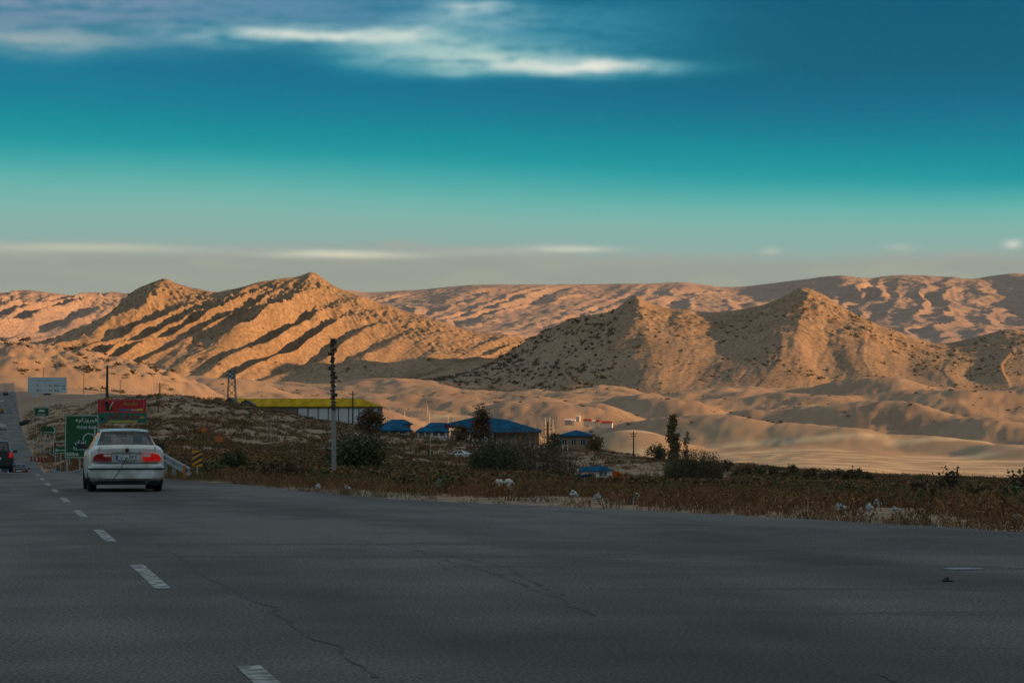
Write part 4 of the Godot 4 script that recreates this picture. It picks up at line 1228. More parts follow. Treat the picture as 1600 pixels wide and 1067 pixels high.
func build_roadside() -> void:
	# along the road edge: buried end by the hazard board, then away over the crest
	var pts: Array = []
	var tops: Array = []
	for k in 48:
		var d := 71.5 + k * 3.9
		var x := -HEADING * d + 6.0
		if k == 0:
			x += 0.25
		pts.append(Vector3(x, road_height(d) - 0.05, -d))
		tops.append([0.36, 0.62, 0.78][mini(k, 2)])
	guard_rail("long galvanised guard rail along the road edge behind the white sedan", pts, tops, true)
	pts = []
	tops = []
	for k in 16:
		var f := k / 15.0
		var d := lerpf(285.0, 430.0, f)
		pts.append(Vector3(-HEADING * d + 6.4 + 3.0 * pow(1.0 - f, 2.0), road_height(d) - 0.1, -d))
		tops.append(0.8)
	guard_rail("far guard rail curving past the side road junction", pts, tops, false)
	var q := at(288.5, 745, 72.5)
	var ep := thing("marker_post", "short orange and yellow striped marker post at the guard rail end", "post", Vector3(q.x, -0.05, q.z))
	part("body", box(Vector3(-0.06, -0.2, -0.06), Vector3(0.06, 0.42, 0.06)), mat("marker_orange", lin(0.48, 0.14, 0.03), 0.6), ep)
	for i in 2:
		part("stripe", box(Vector3(-0.063, 0.08 + i * 0.17, -0.063), Vector3(0.063, 0.15 + i * 0.17, 0.063)), mat("hazard_yellow", lin(0.62, 0.27, 0.02)), ep)
	# red barrier blocks across the closed side road
	for i in 7:
		var px := 49.0 + i * 5.6
		var d := 318.0 - i * 2.0
		var x := (px - 800.0) / FOCAL * d
		var b := thing("barrier_block", "dark red traffic barrier block in the row across the side road", "barrier", Vector3(x, ground_height(x, d) - 0.02, -d), 0.1 + 0.05 * (i % 3), "barrier blocks across the side road")
		var sec: Array = []
		for z in [-0.25, 0.25]:
			sec.append(ring(z, [[0.0, 0.0], [0.24, 0.0], [0.24, 0.12], [0.11, 0.35], [0.09, 0.72 + 0.06 * (i % 2)], [0.0, 0.74 + 0.06 * (i % 2)]]))
		sec.reverse()
		part("body", loft(sec, true, false), mat("barrier_red_%d" % (i % 2), lin(0.20 + 0.1 * (i % 2), 0.03, 0.025), 0.7), b)
	# white delineator posts beside the far road
	for v in [[22.0, 610.0, 800.0], [43.0, 656.0, 470.0], [52.0, 668.0, 410.0], [31.0, 641.0, 560.0]]:
		var d: float = v[2]
		var x: float = (v[0] - 800.0) / FOCAL * d
		var dp := thing("delineator_post", "thin white delineator post beside the far road", "post", Vector3(x, ground_height(x, d), -d), 0.0, "delineator posts by the far road")
		part("shaft", box(Vector3(-0.09, -0.3, -0.06), Vector3(0.09, 1.0, 0.06)), mat("post_white", lin(0.5, 0.5, 0.48)), dp)
		part("cap", box(Vector3(-0.092, 0.8, -0.062), Vector3(0.092, 0.9, 0.062)), mat("hazard_black", lin(0.02, 0.02, 0.02)), dp)
	# a black heap by the far road
	var d2 := 560.0
	var x2 := (44.0 - 800.0) / FOCAL * d2
	var heap := thing("earth_heap", "black heap of spoil beside the far road", "heap", Vector3(x2, ground_height(x2, d2) - 0.3, -d2))
	part("mound", lump(2.3, 1.1, 1.5, 16, 5, 0.1), mat("black_spoil", lin(0.018, 0.016, 0.016), 0.95), heap)

func lump(rx: float, ry: float, rz: float, n: int, seed_: int, rough: float) -> ArrayMesh:      # an uneven rounded stone, heap or bag
	var nf := FastNoiseLite.new()
	nf.seed = seed_
	nf.frequency = 1.3
	nf.fractal_octaves = 3
	var st := SurfaceTool.new()
	st.begin(Mesh.PRIMITIVE_TRIANGLES)
	st.set_smooth_group(-1)
	var pt := func(i: int, k: int) -> Vector3:
		var a := TAU * (i % n) / n
		var b := PI * k / (n / 2.0) - PI / 2
		var v := Vector3(cos(a) * cos(b), sin(b), sin(a) * cos(b))
		var s := 1.0 + rough * 2.0 * nf.get_noise_3d(v.x * 1.2, v.y * 1.2, v.z * 1.2)
		return Vector3(v.x * rx, v.y * ry, v.z * rz) * s
	for k in n / 2:
		for i in n:
			quad(st, pt.call(i, k + 1), pt.call(i + 1, k + 1), pt.call(i + 1, k), pt.call(i, k))
	return done(st)

func pole(called: String, label: String, px: float, top: float, d: float, r: float, arms: Array, group := "", m: Material = null) -> Node3D:
	var x := (px - 800.0) / FOCAL * d
	var foot := ground_height(x, d)
	var t := thing(called, label, "pole", Vector3(x, foot, -d), 0.0, group)
	var h := at(px, top, d).y - foot
	part("shaft", tube(Vector3(0, -0.6, 0), Vector3(0, h, 0), r, r * 0.7, 10), m if m else grainy("weathered_wood", lin(0.075, 0.055, 0.045), 0.9, 1.0, 0.6, 1.0), t)
	for a in arms:      # [height below the top, half width]
		part("crossarm", box(Vector3(-a[1], h - a[0] - 0.06, -0.06), Vector3(a[1], h - a[0] + 0.06, 0.06)), mats.get("weathered_wood") if mats.has("weathered_wood") else mat("arm_dark", lin(0.07, 0.05, 0.04)), t)
		for e in [-0.9, 0.0, 0.9]:
			part("insulator", tube(Vector3(a[1] * e, h - a[0] + 0.06, 0), Vector3(a[1] * e, h - a[0] + 0.26, 0), 0.06, 0.04, 6), mat("insulator_brown", lin(0.12, 0.06, 0.04), 0.3), t)
	return t

func build_poles() -> void:
	# the tall pole wrapped with brackets in front of the hall
	var d := 150.0
	var x := (522.5 - 800.0) / FOCAL * d
	var foot := ground_height(x, d)
	var h := at(520, 532, d).y - foot
	var split := at(520, 642, d).y - foot
	var t := thing("utility_pole", "tall pale pole with dark banded bracketed upper half", "pole", Vector3(x, foot, -d), 0.0)
	part("lower_shaft", tube(Vector3(0, -0.6, 0), Vector3(-0.08, split, 0), 0.17, 0.15, 14), grainy("pale_concrete", lin(0.40, 0.40, 0.39), 0.8, 1.5, 0.7, 1.0), t)
	var tilt := -0.10
	part("upper_shaft", tube(Vector3(-0.08, split, 0), Vector3(-0.08 + tilt, h, 0), 0.13, 0.10, 12), grainy("pale_wood", lin(0.34, 0.29, 0.22), 0.9, 3.0, 0.5, 1.0), t)
	var dark := mat("bracket_dark", lin(0.05, 0.035, 0.025), 0.8)
	var r2 := RandomNumberGenerator.new()
	r2.seed = 5
	var y := split + 0.05
	var side := 1.0
	while y < h - 0.1:
		var f := (y - split) / (h - split)
		var cx := -0.08 + tilt * f
		var big: bool = r2.randf() < 0.22
		part("band", tube(Vector3(cx, y, 0), Vector3(cx, y + r2.randf_range(0.07, 0.2), 0), 0.15, 0.15, 10), dark, t)
		var w := 0.30 if big else 0.2
		part("bracket", box(Vector3(cx + (0.0 if side > 0 else -w), y - 0.03, -0.09), Vector3(cx + (w if side > 0 else 0.0), y + (0.20 if big else 0.08), 0.09)), dark, t)
		side = -side
		y += r2.randf_range(0.16, 0.34)
	part("cap", box(Vector3(-0.30, h - 0.08, -0.12), Vector3(0.02, h + 0.14, 0.12)), dark, t)
	# wooden line poles
	pole("line_pole", "thick dark wooden line pole behind the red billboard", 166.5, 571, 640.0, 0.42, [[0.7, 1.0]])
	pole("line_pole", "dark line pole standing where the bank meets the mountain slope", 249, 598, 640.0, 0.22, [[0.5, 0.9], [1.1, 0.6]])
	for v in [[67.0, 574.0, 900.0], [130.0, 583.0, 880.0], [187.0, 594.0, 830.0]]:
		pole("line_pole", "slender line pole in front of the sunlit knoll", v[0], v[1], v[2], 0.16, [[0.4, 0.8]], "line poles before the sunlit knoll")
	pole("line_pole", "dark line pole at the edge of the stubble fields", 990, 674, 440.0, 0.16, [[0.5, 0.7], [1.0, 0.5]])
	pole("line_pole", "dark line pole with two crossarms between the school roofs", 856, 659, 452.0, 0.2, [[0.8, 0.9], [1.6, 0.9]])
	for v in [[420.0, 640.0, 335.0], [433.5, 640.0, 330.0]]:
		pole("lamp_pole", "thin grey pole of the pair on the brown bank", v[0], v[1], v[2], 0.11, [[0.3, 0.8]], "pair of poles on the brown bank", mat("grey_pole", lin(0.17, 0.15, 0.13), 0.8))
	pole("lamp_pole", "thin pale pole below the school wall", 672.5, 676, 300.0, 0.06, [], "", mat("pale_pole", lin(0.42, 0.40, 0.36), 0.8))
	for v in [[1290.0, 739.0, 165.0], [1298.0, 739.0, 172.0]]:
		pole("line_pole", "low T-topped wooden pole in the roadside weeds", v[0], v[1], v[2], 0.06, [[0.06, 0.45]], "T-topped poles in the weeds")
	pole("fence_pole", "bare dark pole standing in the weeds beside the feathery bush", 1495.5, 730, 130.0, 0.07, [])
	var st := thing("stake", "thin leaning dark stake in the grass beside the tall pole", "stake", Vector3((560.0 - 800.0) / FOCAL * 110.0, ground_height((560.0 - 800.0) / FOCAL * 110.0, 110.0), -110.0))
	part("shaft", tube(Vector3(-0.03, -0.2, 0), Vector3(0.07, 1.15, 0), 0.022, 0.018, 7), mat("stake_rust", lin(0.05, 0.03, 0.02), 0.9), st)
	for v in [[668.0, 634.0, 1500.0], [609.0, 638.0, 1450.0], [632.0, 642.0, 1400.0], [671.0, 643.0, 1380.0], [700.0, 648.0, 1350.0], [852.0, 652.0, 1300.0], [859.0, 652.0, 1290.0], [864.0, 655.0, 1280.0]]:
		pole("field_pole", "small pale pole standing in the far fields", v[0], v[1], v[2], 0.28, [], "pale poles in the far fields", mat("pale_field_pole", lin(0.5, 0.45, 0.38), 0.8))  # one even pale colour for all field poles
	# mast with stays beside the hall
	pole("mast", "dark service mast with crossbars at the end of the yellow-roofed hall", 551, 611, 560.0, 0.22, [[1.0, 0.5], [3.0, 0.9], [4.2, 0.9]])
	# lattice water tower
	var td := 585.0
	var tx := (361.5 - 800.0) / FOCAL * td
	var tf := ground_height(tx, td)
	var th := at(361.5, 580, td).y - tf
	var tw := thing("water_tower", "lattice-legged water tower with a checkered tank", "tower", Vector3(tx, tf, -td))
	var dk := mat("tower_steel", lin(0.05, 0.055, 0.06), 0.7)
	for sx in [-1.0, 1.0]:
		for sz in [-1.0, 1.0]:
			part("leg", tube(Vector3(sx * 1.3, -0.8, sz * 1.3), Vector3(sx * 0.85, th - 2.0, sz * 0.85), 0.12, 0.1, 6), dk, tw)
	for k in 3:
		var y0 := 1.0 + k * (th - 3.4) / 3.0
		var y1 := y0 + (th - 3.4) / 3.0
		var w0 := lerpf(1.3, 0.85, y0 / th)
		var w1 := lerpf(1.3, 0.85, y1 / th)
		for z in [-1.0, 1.0]:
			part("brace", tube(Vector3(-w0, y0, z * w0), Vector3(w1, y1, z * w1), 0.05, 0.05, 5), dk, tw)
			part("brace", tube(Vector3(w0, y0, z * w0), Vector3(-w1, y1, z * w1), 0.05, 0.05, 5), dk, tw)
	var tank := part("tank", tube(Vector3(0, th - 2.1, 0), Vector3(0, th, 0), 1.05, 1.05, 16), mat("tank_pale", lin(0.42, 0.44, 0.45), 0.6), tw)
	for i in 8:
		for k in 4:
			if (i + k) % 2 == 0:
				var a0 := TAU * i / 8.0
				var a1 := TAU * (i + 1) / 8.0
				var yy := th - 2.05 + k * 0.5
				var chk := st_new()
				for s in 4:
					var b0 := lerpf(a0, a1, s / 4.0)
					var b1 := lerpf(a0, a1, (s + 1) / 4.0)
					quad(chk, Vector3(sin(b0) * 1.065, yy + 0.5, cos(b0) * 1.065), Vector3(sin(b1) * 1.065, yy + 0.5, cos(b1) * 1.065), Vector3(sin(b1) * 1.065, yy, cos(b1) * 1.065), Vector3(sin(b0) * 1.065, yy, cos(b0) * 1.065))
				part("check", done(chk), dk, tank)
	part("railing", tube(Vector3(0, th + 0.02, 0), Vector3(0, th + 0.14, 0), 1.2, 1.2, 16), dk, tw)

# ---------------------------------------------------------------- buildings
func hip_roof(w: float, dp: float, y: float, rise: float, over: float, ridge: float, thick := 0.22) -> ArrayMesh:      # w along x, dp along -z from 0; ridge: share of the width that the ridge keeps
	var st := st_new()
	var x := w / 2 + over
	var z0 := over
	var z1 := -dp - over
	var zm := -dp / 2
	var rx := x * ridge
	var a := Vector3(-x, y, z0)
	var b := Vector3(x, y, z0)
	var c := Vector3(x, y, z1)
	var d := Vector3(-x, y, z1)
	var e := Vector3(-rx, y + rise, zm)
	var f := Vector3(rx, y + rise, zm)
	quad(st, e, f, b, a)
	quad(st, f, e, d, c)
	tri(st, f, c, b)
	tri(st, e, a, d)
	var lo := Vector3(0, -thick, 0)
	quad(st, a, b, b + lo, a + lo)
	quad(st, b, c, c + lo, b + lo)
	quad(st, c, d, d + lo, c + lo)
	quad(st, d, a, a + lo, d + lo)
	quad(st, a + lo, b + lo, c + lo, d + lo)
	return done(st)

func wall_box(w: float, dp: float, h: float) -> ArrayMesh:
	return box(Vector3(-w / 2, -1.5, -dp), Vector3(w / 2, h, 0.0))

func add_window(parent: Node, x: float, y: float, w: float, h: float, m: Material) -> void:
	var win := part("window", box(Vector3(x - w / 2, y, -0.05), Vector3(x + w / 2, y + h, 0.03)), m, parent)
	part("frame", strokes([[[-w / 2, 0], [w / 2, 0]], [[-w / 2, h], [w / 2, h]], [[-w / 2, 0], [-w / 2, h]], [[w / 2, 0], [w / 2, h]], [[0, 0], [0, h]]], 1.0, 0.08, Vector3(x, y, 0.036)), mat("frame_pale", lin(0.45, 0.44, 0.42), 0.6), win)

func house(called: String, label: String, px0: float, px1: float, eave: float, ridge_row: float, d: float, dp: float, wallm: Material, roofm: Material, ridge: float, windows: int, base: float, turn := 0.0, pillars := 0) -> Node3D:
	var a := at(px0, eave, d)
	var b := at(px1, eave, d)
	var w := b.x - a.x - 1.2
	var x := (a.x + b.x) / 2
	var foot := at(px0, base, d).y
	var t := thing(called, label, "building", Vector3(x, foot, -d), turn)
	var h := a.y - foot
	var rise := at(px0, ridge_row, d).y - a.y
	part("wall", wall_box(w, dp, h - 0.2), wallm, t)
	part("roof", hip_roof(w, dp, h, rise, 0.6, ridge), roofm, t)
	for i in windows:
		add_window(t, (i + 0.5) / windows * w - w / 2, h - 2.0, minf(w / windows * 0.55, 1.6), 1.2, mat("window_dark", lin(0.03, 0.035, 0.04), 0.15))
	for i in pillars:
		part("pillar", box(Vector3(-w / 2 + i * w / (pillars - 1.0) - 0.16, -0.5, 0.04), Vector3(-w / 2 + i * w / (pillars - 1.0) + 0.16, h - 0.25, 0.36)), mat("pillar_white", lin(0.68, 0.67, 0.64), 0.7), t)
	if pillars:
		part("plinth", box(Vector3(-w / 2 - 0.3, -1.5, 0.4), Vector3(w / 2 + 0.3, 0.75, 0.55)), mat("plinth_white", lin(0.68, 0.69, 0.68), 0.8), t)
	return t

func ribbed(key: String, color: Color) -> StandardMaterial3D:
	var m := mat(key, color, 0.95)
	m.metallic_specular = 0.15
	m.albedo_texture = noise_texture(0.01, Color(0.78, 0.78, 0.78), Color(1, 1, 1), 4, 61, 256)
	m.uv1_triplanar = true
	m.uv1_world_triplanar = true
	m.uv1_scale = Vector3.ONE * 0.12
	return m

func build_buildings() -> void:
	var blue := ribbed("blue_sheet_roof", lin(0.012, 0.105, 0.21))
	var peach := grainy("peach_brick", lin(0.46, 0.27, 0.165), 0.9, 0.5, 0.75, 1.0)
	var yellow := ribbed("yellow_sheet_roof", lin(0.52, 0.34, 0.015))
	# the long hall
	var d := 600.0
	var a := at(368, 634.5, d)
	var b := at(593, 634.5, d)
	var x := (a.x + b.x) / 2
	var w := b.x - a.x
	var foot := at(480, 662, d).y
	var t := thing("hall", "long hall with yellow roof and white panelled wall on the bank", "building", Vector3(x, foot, -d))
	var h := a.y - foot
	part("wall", wall_box(w - 0.6, 18.0, h - 0.1), grainy("hall_wall", lin(0.30, 0.25, 0.20), 0.9, 0.4, 0.8, 1.0), t)
	var rf := st_new()
	var rise := at(480, 622, d).y - a.y
	var X := w / 2 + 0.5
	quad(rf, Vector3(-X, h + rise, -7.0), Vector3(X - 6.0, h + rise, -7.0), Vector3(X, h, 0.7), Vector3(-X, h, 0.7))
	quad(rf, Vector3(X - 6.0, h + rise, -7.0), Vector3(-X, h + rise, -7.0), Vector3(-X, h, -18.7), Vector3(X, h, -18.7))
	tri(rf, Vector3(X - 6.0, h + rise, -7.0), Vector3(X, h, -18.7), Vector3(X, h, 0.7))
	quad(rf, Vector3(-X, h, 0.7), Vector3(X, h, 0.7), Vector3(X, h - 0.25, 0.7), Vector3(-X, h - 0.25, 0.7))
	quad(rf, Vector3(X, h, 0.7), Vector3(X, h, -18.7), Vector3(X, h - 0.25, -18.7), Vector3(X, h - 0.25, 0.7))
	part("roof", done(rf), yellow, t)
	var x_of := func(px: float) -> float: return at(px, 640, d).x - x
	var wpan := grainy("white_cladding", lin(0.76, 0.78, 0.78), 0.6, 0.6, 0.85, 1.0)
	var colm := mat("column_dark", lin(0.07, 0.05, 0.04), 0.7)
	for i in 8:
		var p0: float = x_of.call(465.0 + i * 15.9)
		var p1: float = x_of.call(465.0 + (i + 1) * 15.9)
		for k in 4:
			part("panel", box(Vector3(p0 + 0.14, -0.4 + k * (h - 0.2) / 4.0 + 0.02, 0.0), Vector3(p1 - 0.14, -0.4 + (k + 1) * (h - 0.2) / 4.0 - 0.03, 0.08)), wpan, t)
		part("column", box(Vector3(p0 - 0.12, -1.0, 0.0), Vector3(p0 + 0.12, h - 0.12, 0.16)), colm, t)
	part("column", box(Vector3(w / 2 - 0.55, -1.0, 0.0), Vector3(w / 2 - 0.3, h - 0.12, 0.16)), colm, t)
	# gabled sheds before its far end
	for v in [[327.0, 346.0, 621.0], [345.0, 371.0, 620.5], [371.0, 396.0, 624.5]]:
		var sd := 560.0
		var q0 := at(v[0], 634, sd)
		var q1 := at(v[1], 634, sd)
		var sw := q1.x - q0.x
		var sx := (q0.x + q1.x) / 2
		var sf := at(360, 640, sd).y
		var gab := at(v[0], v[2], sd).y - sf
		var ev := at(v[0], 632.5, sd).y - sf
		var s := thing("shed", "small shed with dark gabled roof in front of the long hall", "shed", Vector3(sx, sf, -sd), 0.0, "gabled sheds by the hall")
		part("wall", wall_box(sw - 0.6, 8.0, ev), mat("shed_wall", lin(0.16, 0.13, 0.11), 0.9), s)
		var g := st_new()
		tri(g, Vector3(-sw / 2 + 0.4, ev, 0.02), Vector3(0, gab - 0.25, 0.02), Vector3(sw / 2 - 0.4, ev, 0.02))
		part("gable", done(g), mat("gable_pale", lin(0.32, 0.33, 0.32), 0.8), s)
		var r := st_new()
		for e in [-1.0, 1.0]:
			quad(r, Vector3(0, gab, 0.5), Vector3(e * (sw / 2 + 0.1), ev - 0.1, 0.5), Vector3(e * (sw / 2 + 0.1), ev - 0.1, -8.5), Vector3(0, gab, -8.5))
			quad(r, Vector3(0, gab, 0.5), Vector3(e * (sw / 2 + 0.1), ev - 0.1, 0.5), Vector3(e * (sw / 2 + 0.1), ev - 0.42, 0.5), Vector3(0, gab - 0.34, 0.5))
		part("roof", done(r), mat("shed_roof", lin(0.045, 0.035, 0.03), 0.7), s)
		var tr := st_new()
		for e in [-0.5, 0.0, 0.5]:
			add_box(tr, Vector3(e * sw * 0.6 - 0.06, ev - 0.1, 0.03), Vector3(e * sw * 0.6 + 0.06, lerpf(gab, ev, absf(e) * 1.2) - 0.2, 0.12))
		part("truss", done(tr), colm, s)
	# blue-roofed school blocks
	house("school_block", "blue-roofed upper pavilion behind the front school block", 598, 643, 662, 655, 470.0, 8.0, peach, blue, 0.45, 3, 676)
	house("school_block", "blue-roofed front school block with white plinth beside the dark tree", 574, 642, 672.5, 661.5, 452.0, 9.0, peach, blue, 0.55, 4, 683, 0.0, 5)
	house("school_block", "narrow blue-roofed upper storey behind the pillared block", 663, 704, 666.5, 660, 468.0, 8.0, peach, blue, 0.6, 3, 678)
	house("school_block", "low blue-roofed school block with pale pillars", 649, 701, 674, 667, 452.0, 8.0, peach, blue, 0.7, 4, 687, 0.0, 5)
	# the main block: broad gable to the front, roof falling long to one side
	d = 450.0
	x = (768.0 - 800.0) / FOCAL * d
	foot = ground_height(x, d) - 0.2
	var mb := thing("school_hall", "large school hall with broad blue gable and red fascia", "building", Vector3(x, foot, -d))
	var px := func(p: float) -> float: return (p - 800.0) / FOCAL * d - x
	var py := func(r: float) -> float: return at(768, r, d).y - foot
	part("wall", box(Vector3(px.call(774.0), -1.5, -14.0), Vector3(px.call(842.0), py.call(675.2), 0.0)), peach, mb)
	# hipped roof seen on its corner: one eave falls from the far corner to the front corner, the other runs to the side
	part("rear_wall", box(Vector3(px.call(703.0), -1.5, -14.0), Vector3(px.call(773.6), py.call(672.0), -6.0)), peach, mb)
	var gb := st_new()
	var L := Vector3(px.call(694.0) - 0.4, py.call(661.5), -13.0)
	var T := Vector3(px.call(747.0), py.call(649.5), -9.0)
	var U := Vector3(px.call(792.0), py.call(655.0), -9.5)
	var C := Vector3(px.call(772.0), py.call(675.5), 1.2)
	var R := Vector3(px.call(846.0), py.call(674.5), 0.8)
	var K := Vector3(px.call(850.0), py.call(672.0), -16.0)
	tri(gb, L, T, C)
	tri(gb, T, U, C)
	tri(gb, U, R, C)
	tri(gb, U, K, R)
	quad(gb, T, L, K, U)
	part("roof", done(gb), blue, mb)
	var fa := st_new()
	var lo := Vector3(0, 0.55, 0)
	quad(fa, L, C, C - lo, L - lo)
	quad(fa, C, R, R - lo * 0.5, C - lo * 0.5)
	part("fascia", done(fa), mat("fascia_red", lin(0.12, 0.02, 0.018), 0.7), mb)
	part("porch_roof", hip_roof(7.2, 4.0, 0.0, 0.5, 0.2, 0.8), blue, mb).position = Vector3(px.call(746.0), py.call(675.0), 3.0)
	for i in 5:
		part("porch_pillar", box(Vector3(px.call(722.0 + i * 12.0) - 0.15, -0.6, 2.6), Vector3(px.call(722.0 + i * 12.0) + 0.15, py.call(676.0), 2.9)), mat("pillar_white", lin(0.68, 0.67, 0.64)), mb)
	for p in [781.0, 800.0, 822.0]:
		add_window(mb, px.call(p), py.call(685.0), 1.1, 1.0, mat("window_dark", lin(0.03, 0.035, 0.04)))
	house("school_block", "small detached blue-roofed block at the edge of the fields", 870, 923, 680, 672, 450.0, 7.0, peach, blue, 0.06, 3, 697, -0.2)
	# garden wall of pale posts
	for i in 26:
		var fp := 702.0 + i * 7.4
		var fd := 436.0
		var fx := (fp - 800.0) / FOCAL * fd
		var p := thing("fence_post", "short white post of the school fence", "post", Vector3(fx, ground_height(fx, fd) - 0.2, -fd), 0.0, "white posts of the school fence")
		part("shaft", box(Vector3(-0.10, 0.0, -0.1), Vector3(0.10, 1.3 + 0.25 * (i % 3), 0.1)), mat("pillar_white", lin(0.68, 0.67, 0.64)), p)
	# roadside kiosk
	d = 330.0
	x = (944.0 - 800.0) / FOCAL * d
	foot = at(944, 755, d).y
	var k := thing("kiosk", "white-fronted kiosk with blue roof and orange side walls", "kiosk", Vector3(x, foot, -d))
	var kx := func(p: float) -> float: return (p - 800.0) / FOCAL * d - x
	var ky := func(r: float) -> float: return at(944, r, d).y - foot
	var kw := mat("kiosk_white", lin(0.72, 0.72, 0.70), 0.8)
	part("front_wall", box(Vector3(kx.call(930.5), -0.6, -3.0), Vector3(kx.call(956.5), ky.call(734.5), 0.0)), kw, k)
	var rr := st_new()
	quad(rr, Vector3(kx.call(908.0), ky.call(730.0), -3.4), Vector3(kx.call(944.0), ky.call(728.0), -3.4), Vector3(kx.call(958.0), ky.call(734.0), 0.4), Vector3(kx.call(903.0), ky.call(737.0), 0.4))
	quad(rr, Vector3(kx.call(903.0), ky.call(737.0), 0.4), Vector3(kx.call(958.0), ky.call(734.0), 0.4), Vector3(kx.call(958.0), ky.call(735.2), 0.4), Vector3(kx.call(903.0), ky.call(738.2), 0.4))
	part("roof", done(rr), blue, k)
	var r2 := st_new()
	quad(r2, Vector3(kx.call(893.0), ky.call(742.5), -2.0), Vector3(kx.call(929.0), ky.call(741.5), -2.0), Vector3(kx.call(929.0), ky.call(746.0), 0.8), Vector3(kx.call(884.0), ky.call(752.0), 0.8))
	part("lean_to_roof", done(r2), blue, k)
	var org := ribbed("orange_sheet", lin(0.55, 0.12, 0.02))
	part("side_wall", box(Vector3(kx.call(917.0), -0.6, -2.6), Vector3(kx.call(930.4), ky.call(744.5), -0.1)), org, k)
	var ow := st_new()
	for z in [-0.1, -2.8]:
		quad(ow, Vector3(kx.call(956.6), ky.call(734.8), z), Vector3(kx.call(968.0), ky.call(738.0), z), Vector3(kx.call(992.0), -0.4, z), Vector3(kx.call(956.6), -0.4, z))
	quad(ow, Vector3(kx.call(956.6), ky.call(734.8), -2.8), Vector3(kx.call(968.0), ky.call(738.0), -2.8), Vector3(kx.call(968.0), ky.call(738.0), -0.1), Vector3(kx.call(956.6), ky.call(734.8), -0.1))
	quad(ow, Vector3(kx.call(968.0), ky.call(738.0), -2.8), Vector3(kx.call(992.0), -0.4, -2.8), Vector3(kx.call(992.0), -0.4, -0.1), Vector3(kx.call(968.0), ky.call(738.0), -0.1))
	part("side_wall", done(ow), org, k)
	for p in [939.0, 945.5]:
		add_window(k, kx.call(p), ky.call(744.0), 0.5, 0.62, mat("window_dark", lin(0.03, 0.035, 0.04)))
	part("door", box(Vector3(kx.call(941.0) - 0.4, -0.3, 0.0), Vector3(kx.call(941.0) + 0.4, ky.call(745.5), 0.04)), mat("kiosk_door", lin(0.42, 0.43, 0.43), 0.7), k)
	# red-roofed hamlet in the far fields
	var red := ribbed("red_sheet_roof", lin(0.42, 0.05, 0.035))
	var chalk := mat("chalk_wall", lin(0.55, 0.50, 0.44), 0.85)
	var n := 0
	for v in [[882.0, 893.0, 656.0, "grey flat-roofed farm house at the hamlet's near end"], [893.0, 898.5, 657.0, "small white farm hut between the hamlet's grey house and red roofs"], [911.0, 924.0, 656.5, "farm house with long red roof in the far hamlet"], [924.5, 930.0, 658.0, "white gable-ended barn between the two red roofs"], [930.5, 938.0, 658.0, "short farm house with red roof in the far hamlet"], [938.5, 957.0, 660.0, "red-roofed farm shed at the hamlet's outer end"], [900.0, 906.0, 650.5, "lone white hut on the slope above the hamlet"]]:
		var hd := 1500.0 if n < 6 else 1580.0
		var hx: float = ((v[0] + v[1]) / 2 - 800.0) / FOCAL * hd
		var hw: float = (v[1] - v[0]) / FOCAL * hd
		var hf := maxf(ground_height(hx, hd) - 0.2, at(900, v[2] + 5.0, hd).y)
		var hs := thing("farm_house", v[3], "building", Vector3(hx, hf, -hd), -0.15)
		part("wall", box(Vector3(-hw / 2 + 0.2, -1.5, -5.0), Vector3(hw / 2 - 0.2, 2.0, 0.0)), chalk if n != 0 else mat("grey_wall", lin(0.3, 0.27, 0.24), 0.85), hs)
		part("roof", hip_roof(hw - 0.4, 5.0, 2.05, 1.1, 0.35, 0.8), red if n in [2, 4, 5] else chalk, hs)
		n += 1

# ---------------------------------------------------------------- plants
func leaf_material(key: String) -> StandardMaterial3D:
	if mats.has(key):
		return mats[key]
	var m := mat(key, Color.WHITE, 0.85)
	m.vertex_color_use_as_albedo = true
	m.backlight_enabled = true
	m.backlight = Color(0.25, 0.25, 0.2)
	return m

func add_leaf(st: SurfaceTool, p: Vector3, size: float, r: RandomNumberGenerator, c: Color, upright := 0.0) -> void:
	var a := Vector3(r.randf_range(-1, 1), r.randf_range(-1, 1) + upright, r.randf_range(-1, 1)).normalized()
	var b := a.cross(Vector3(r.randf_range(-1, 1), r.randf_range(-1, 1), r.randf_range(-1, 1))).normalized() * size * 0.5
	a *= size
	st.set_color(c)
	st.add_vertex(p)
	st.add_vertex(p + a * 0.5 + b)
	st.add_vertex(p + a)
	st.add_vertex(p)
	st.add_vertex(p + a)
	st.add_vertex(p + a * 0.5 - b)

func tint(c: Color, r: RandomNumberGenerator, v := 0.35) -> Color:
	var k := 1.0 + r.randf_range(-v, v)
	return Color(c.r * k * (1.0 + r.randf_range(-0.1, 0.1)), c.g * k, c.b * k)

